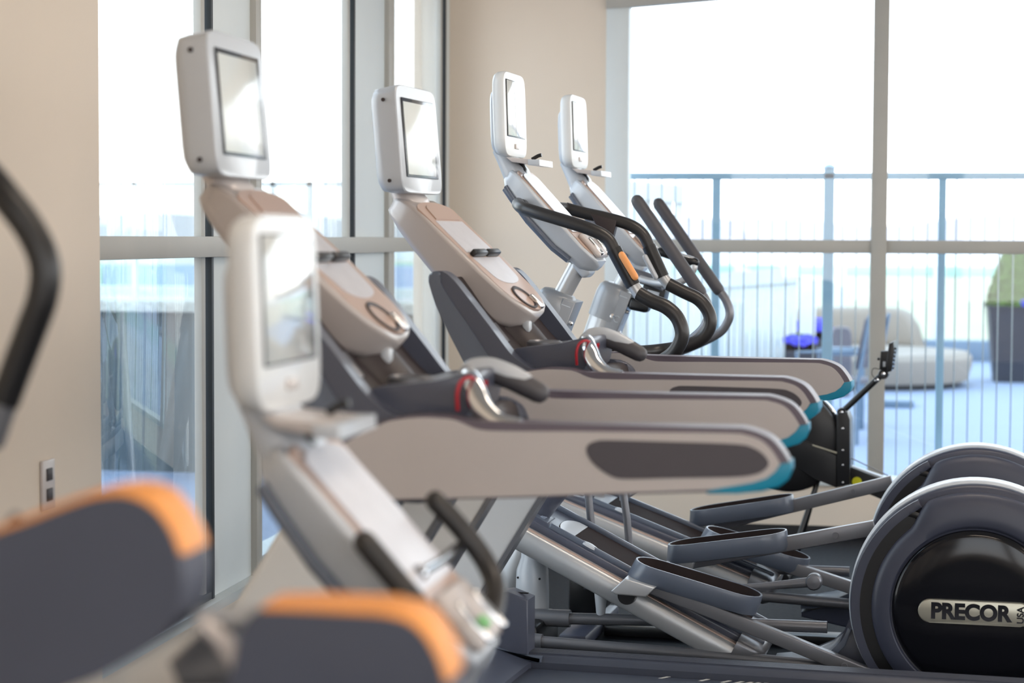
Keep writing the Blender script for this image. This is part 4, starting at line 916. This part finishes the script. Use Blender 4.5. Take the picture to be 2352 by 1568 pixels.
# ================================================================ EXERCISE BIKE in front
FB = Fr((.312, 2.207), 1.4)
bike = FB.root('exercise_bike'); tag(bike, 'blurred grey exercise bike console close to the camera, in front of the nearest treadmill', 'exercise bike', None)
efx_head(bike, E1)
for o in kids(bike): o.location.z -= .489
def bp(L): return [FB.p3(x, y, q) for x, y, q in L]
bm = NB(); tube(bm, bp([(838, 1245, .24), (900, 1320, .24), (985, 1425, .24), (1010, 1500, .3)]), .0155, n=20, smooth=5, round_end=True); finish('bar_grip', bm, 'rubber', bike)
bm = NB(); tube(bm, bp([(1000, 1150, .62), (1060, 1215, .62), (1112, 1285, .62), (1138, 1350, .60), (1128, 1420, .55), (1090, 1500, .45)]), .0155, n=20, smooth=5, round_end=True); finish('bar_grip', bm, 'rubber', bike)
bm = NB(); tube(bm, bp([(962, 1318, .38), (1010, 1290, .50), (1050, 1258, .60)]), .0085, n=16, smooth=5, round_end=True); hk = finish('bar_bracket', bm, 'chrome', bike)
bm = NB(); c = bp([(962, 1318, .37)])[0]; lathe(bm, [(.001, -.012), (.009, -.011), (.0125, -.004), (.0125, .004), (.009, .011), (.001, .012)], c, 'y', 24); finish('bracket_knob', bm, 'chrome', hk)
bm = NB(); a, b = bp([(1105, 1425, .33), (1118, 1450, .33)]); box(bm, (a+b)/2+Vector((0, 0, .006)), (.018, .03, .008), .002, Matrix.Rotation(.7, 3, 'Y')); finish('green_key', bm, 'green', bike)
a = bp([(1060, 1500, .415)])[0]; zc_ = a.z
bm = NB(); tube(bm, [a, Vector((a.x-.10, .415, .62)), Vector((a.x-.22, .415, .10))], [.032, .04, .06], n=24, smooth=4); finish('mast', bm, 'silver', bike)
bm = NB(); box(bm, (a.x-.22, .415, .05), (.14, .52, .08), .02, seg=3); finish('front_foot', bm, 'silverd', bike)
bm = NB(); tube(bm, [Vector((a.x-.22, .415, .09)), Vector((a.x+.75, .415, .09))], .04, n=20, smooth=0); finish('base_beam', bm, 'silverd', bike)
bm = NB(); box(bm, (a.x+.75, .415, .05), (.12, .5, .08), .02, seg=3); finish('rear_foot', bm, 'silverd', bike)

# ================================================================ padded machine in the foreground
FP = Fr((0, 1.72), 0)
pm = empty('padded_machine', (-.42, 1.72, 0)); tag(pm, 'out of focus machine at the lower left with two charcoal pads edged in orange', 'exercise machine', None)
def loc(L): return [(x+.42, z) for x, z in L]
def pad(outline, band, y0, y1, cut):
    o_ = loc([(v.x, v.y) for v in cat([Vector((a, b, 0)) for a, b in FP.pts(outline)], 5, True)])
    bm = NB(); prism(bm, o_, y0, y1, .022, 6); p = finish('pad', bm, 'pad', pm, 50)
    bm = NB(); prism(bm, loc(FP.pts(band)), y0-.003+.004, y1+.003-.004, .012, 4); finish('orange_edge', bm, 'orange', p, 40)
    return p
pad([(-80, 1262), (0, 1222), (100, 1186), (200, 1147), (270, 1128), (330, 1130), (380, 1156), (418, 1204), (440, 1262), (448, 1330), (436, 1395), (400, 1445), (330, 1495), (260, 1535), (180, 1565), (90, 1610), (-80, 1660)],
    [(-80, 1248), (0, 1208), (100, 1172), (200, 1133), (260, 1115), (300, 1112), (340, 1118), (378, 1138), (412, 1180), (436, 1225), (448, 1262), (420, 1262), (398, 1240), (370, 1210), (330, 1190), (285, 1182), (200, 1205), (100, 1246), (0, 1284), (-80, 1316)], -.035, .045, 0)
pad([(584, 1425), (598, 1398), (640, 1386), (800, 1392), (900, 1398), (958, 1414), (1000, 1455), (1028, 1512), (1040, 1570), (1046, 1680), (560, 1690), (566, 1490)],
    [(622, 1378), (720, 1379), (900, 1386), (955, 1396), (985, 1415), (1012, 1450), (1036, 1500), (1048, 1548), (1012, 1552), (990, 1505), (962, 1465), (930, 1440), (890, 1428), (720, 1420), (622, 1418)], -.035, .045, 0)
def pt(L): return [Vector((FP.at(x, y)[0]+.42, q, FP.at(x, y)[1])) for x, y, q in L]
bm = NB(); tube(bm, pt([(462, 1425, .0), (520, 1480, .0), (556, 1560, 0), (560, 1700, 0)]), .008, n=14, smooth=4, flat=1.5); finish('pad_bracket', bm, 'shellw', pm)
bm = NB(); tube(bm, pt([(440, 1432, .02), (520, 1424, .02), (610, 1432, .02)]), .010, n=14, smooth=4); finish('pad_bracket', bm, 'silver', pm)
bm = NB(); prism(bm, loc(FP.pts([(380, 1500), (430, 1462), (480, 1452), (530, 1480), (560, 1540), (560, 1640), (330, 1640), (300, 1570)])), .09, .13, .012, 3); finish('pad_carrier', bm, 'silverd', pm)
a = pt([(450, 1620, 0)])[0]
bm = NB(); box(bm, (a.x, .01, a.z/2), (.06, .08, a.z), .01); finish('upright_post', bm, 'silverd', pm)
bm = NB(); box(bm, (a.x, .01, .04), (.5, .10, .08), .015); finish('floor_foot', bm, 'silver', pm)
bm = NB(); box(bm, (a.x, .01, .04), (.10, .55, .079), .015); finish('floor_foot', bm, 'silver', pm)

# ================================================================ handlebar at the left edge
FH = Fr((0, 2.2), 0)
hb = empty('stationary_machine', (-1.0, 2.2, 0)); tag(hb, 'machine cut off by the left edge, only its bent black tubular handlebar showing', 'exercise machine', None)
def hp(L): return [Vector((FH.at(x, y)[0]+1.0, q, FH.at(x, y)[1])) for x, y, q in L]
bm = NB(); tube(bm, hp([(-190, 330, .1), (-60, 385, .02), (10, 448, 0), (70, 528, 0), (102, 605, 0), (98, 680, 0), (72, 755, 0), (40, 840, 0), (8, 925, 0)]), .0185, n=24, smooth=6); finish('handlebar', bm, 'black', hb)
bm = NB(); tube(bm, hp([(10, 920, 0), (-20, 1010, 0), (-60, 1120, 0)])+[Vector((hp([(-120, 1300, 0)])[0].x, .0, .55)), Vector((hp([(-160, 1300, 0)])[0].x, .0, .08))], .0165, n=20, smooth=4); finish('lower_arm', bm, 'silverd', hb)
a = hp([(-190, 330, .1)])[0]
bm = NB(); tube(bm, [a, Vector((a.x-.02, .1, .75)), Vector((a.x-.02, .05, .08))], .03, n=20, smooth=3); finish('mast', bm, 'silver', hb)
bm = NB(); box(bm, (a.x+.04, .03, .04), (.5, .16, .08), .02, seg=3); finish('base_foot', bm, 'silverd', hb)

# ================================================================ ROWING MACHINE
FR = Fr((-.0, 8.45), 5)
rw = FR.root('rowing_machine'); tag(rw, 'black rowing machine with a raised monitor arm, in front of the far window', 'rowing machine')
def rp3(x, y, q=.0): return FR.p3(x, y, q)
c = rp3(1812, 1010, 0); R = rp3(1812, 1010).z-rp3(1812, 1128).z
bm = NB(); lathe(bm, [(.001, -.05), (R*.5, -.052), (R*.86, -.05), (R*.97, -.04), (R, -.02), (R, .10), (R*.95, .12), (.001, .125)], c, 'y', 60); fw_ = finish('flywheel_cage', bm, 'black', rw, 40)
bm = NB(); tube(bm, [Vector((c.x+R*1.02*math.cos(math.radians(a)), .0, c.z+R*1.02*math.sin(math.radians(a)))) for a in range(14, 62, 6)], .008, n=12, smooth=3, flat=2.4); finish('cage_strip', bm, 'chrome', fw_)
bm = NB(); prism(bm, FR.pts([(1800, 985), (1925, 1042), (1925, 1116), (1880, 1098), (1800, 1050)]), -.062, .05, .004); finish('frame_beam', bm, 'black', rw)
bm = NB(); prism(bm, FR.pts([(1926, 950), (1930, 944), (1950, 944), (1956, 960), (1956, 1108), (1926, 1114)]), -.075, .06, .003); up_ = finish('upright_bracket', bm, 'black', rw)
for y_ in (984, 1034, 1068, 1108):
    v = rp3(1936, y_, -.077); bm = NB(); lathe(bm, [(.006, 0), (.005, -.004), (.001, -.005)], v, 'y', 12); finish('bolt', bm, 'chrome', up_)
bm = NB(); tube(bm, [rp3(1866, 1022, -.07), rp3(1922, 1040, -.07)], .004, smooth=0, n=10); finish('tie_rod', bm, 'badge', rw)
bm = NB(); prism(bm, FR.pts([(1956, 1070), (2020, 1096), (2200, 1165), (2200, 1205), (2040, 1150), (1956, 1115)]), -.035, .035, .003); finish('slide_beam', bm, 'black', rw)
bm = NB(); tube(bm, [rp3(1956, 1072, 0), rp3(2030, 1098, 0), rp3(2200, 1163, 0)], .009, smooth=0, n=10, flat=2.5); finish('seat_rail', bm, 'alu', rw)
bm = NB(); tube(bm, [rp3(1956, 1052, -.02), rp3(2040, 1092, -.02)], .0025, smooth=0, n=8); finish('drive_chain', bm, 'silverd', rw)
v = rp3(1968, 1106, -.04); bm = NB(); lathe(bm, [(.020, .004), (.020, -.001), (.001, -.001)], v, 'y', 20); finish('sticker', bm, 'yellow', rw)
# legs
for q in (-.16, .16):
    bm = NB(); a = rp3(1880, 1098, 0); tube(bm, [a, Vector((rp3(1818, 1200, 0).x, q, .03))], .010, smooth=0, n=12); finish('front_leg', bm, 'black', rw)
x_ = rp3(1818, 1200, 0).x; bm = NB(); tube(bm, [Vector((x_, -.26, .025)), Vector((x_, .26, .025))], .022, smooth=0, n=16); finish('front_foot', bm, 'black', rw)
e_ = rp3(2200, 1185, 0); bm = NB(); tube(bm, [e_, Vector((e_.x+.1, 0, .03))], .02, smooth=0, n=12); finish('rear_leg', bm, 'black', rw)
bm = NB(); tube(bm, [Vector((e_.x+.1, -.2, .025)), Vector((e_.x+.1, .2, .025))], .022, smooth=0, n=16); finish('rear_foot', bm, 'black', rw)
# monitor arm
bm = NB(); tube(bm, [rp3(1934, 946, -.03), rp3(2030, 856, -.03)], .013, smooth=0, n=12); ar = finish('monitor_arm', bm, 'black', rw)
for (x, y, r) in ((1934, 946, .020), (2030, 858, .022)):
    v = rp3(x, y, -.03); bm = NB(); lathe(bm, [(.001, -.022), (r*.9, -.022), (r, -.016), (r, .016), (.001, .02)], v, 'y', 24); h = finish('arm_joint', bm, 'black', ar)
    bm = NB(); lathe(bm, [(r*.42, -.0), (r*.38, -.006), (.001, -.007)], v+Vector((0, -.021, 0)), 'y', 16); finish('joint_bolt', bm, 'chrome', h)
bm = NB(); v = rp3(2014, 873, -.045); box(bm, v, (.018, .004, .012), .001, Matrix.Rotation(-.75, 3, 'Y')); finish('arm_label', bm, 'chrome', ar)
bm = NB(); prism(bm, FR.pts([(2046, 786), (2056, 782), (2058, 800), (2052, 848), (2042, 852), (2040, 830)]), -.11, .07, .003); mo = finish('monitor', bm, 'black', rw)
bm = NB(); prism(bm, FR.pts([(2025, 805), (2046, 804), (2042, 850), (2022, 846)]), -.06, .02, .003); finish('monitor_back', bm, 'black', mo)
bm = NB(); box(bm, rp3(2031, 836, -.061), (.011, .002, .022), .001); finish('back_label', bm, 'shell', mo)
for k in range(6): 
    bm = NB(); lathe(bm, [(.004, -.005), (.004, .005)], rp3(2056.5-k*.9, 800+k*9, -.09), 'y', 10); finish('monitor_button', bm, 'black', mo)
bm = NB(); lathe(bm, [(.001, -.006), (.006, -.004), (.006, .004), (.001, .006)], rp3(2018, 824, -.03), 'x', 12); finish('side_knob', bm, 'black', mo)
bm = NB(); tube(bm, [rp3(2022, 848, -.05), rp3(2006, 846, -.05), rp3(2003, 860, -.05), rp3(2014, 872, -.05)], .0018, n=8, smooth=6); finish('sensor_cable', bm, 'black', mo)
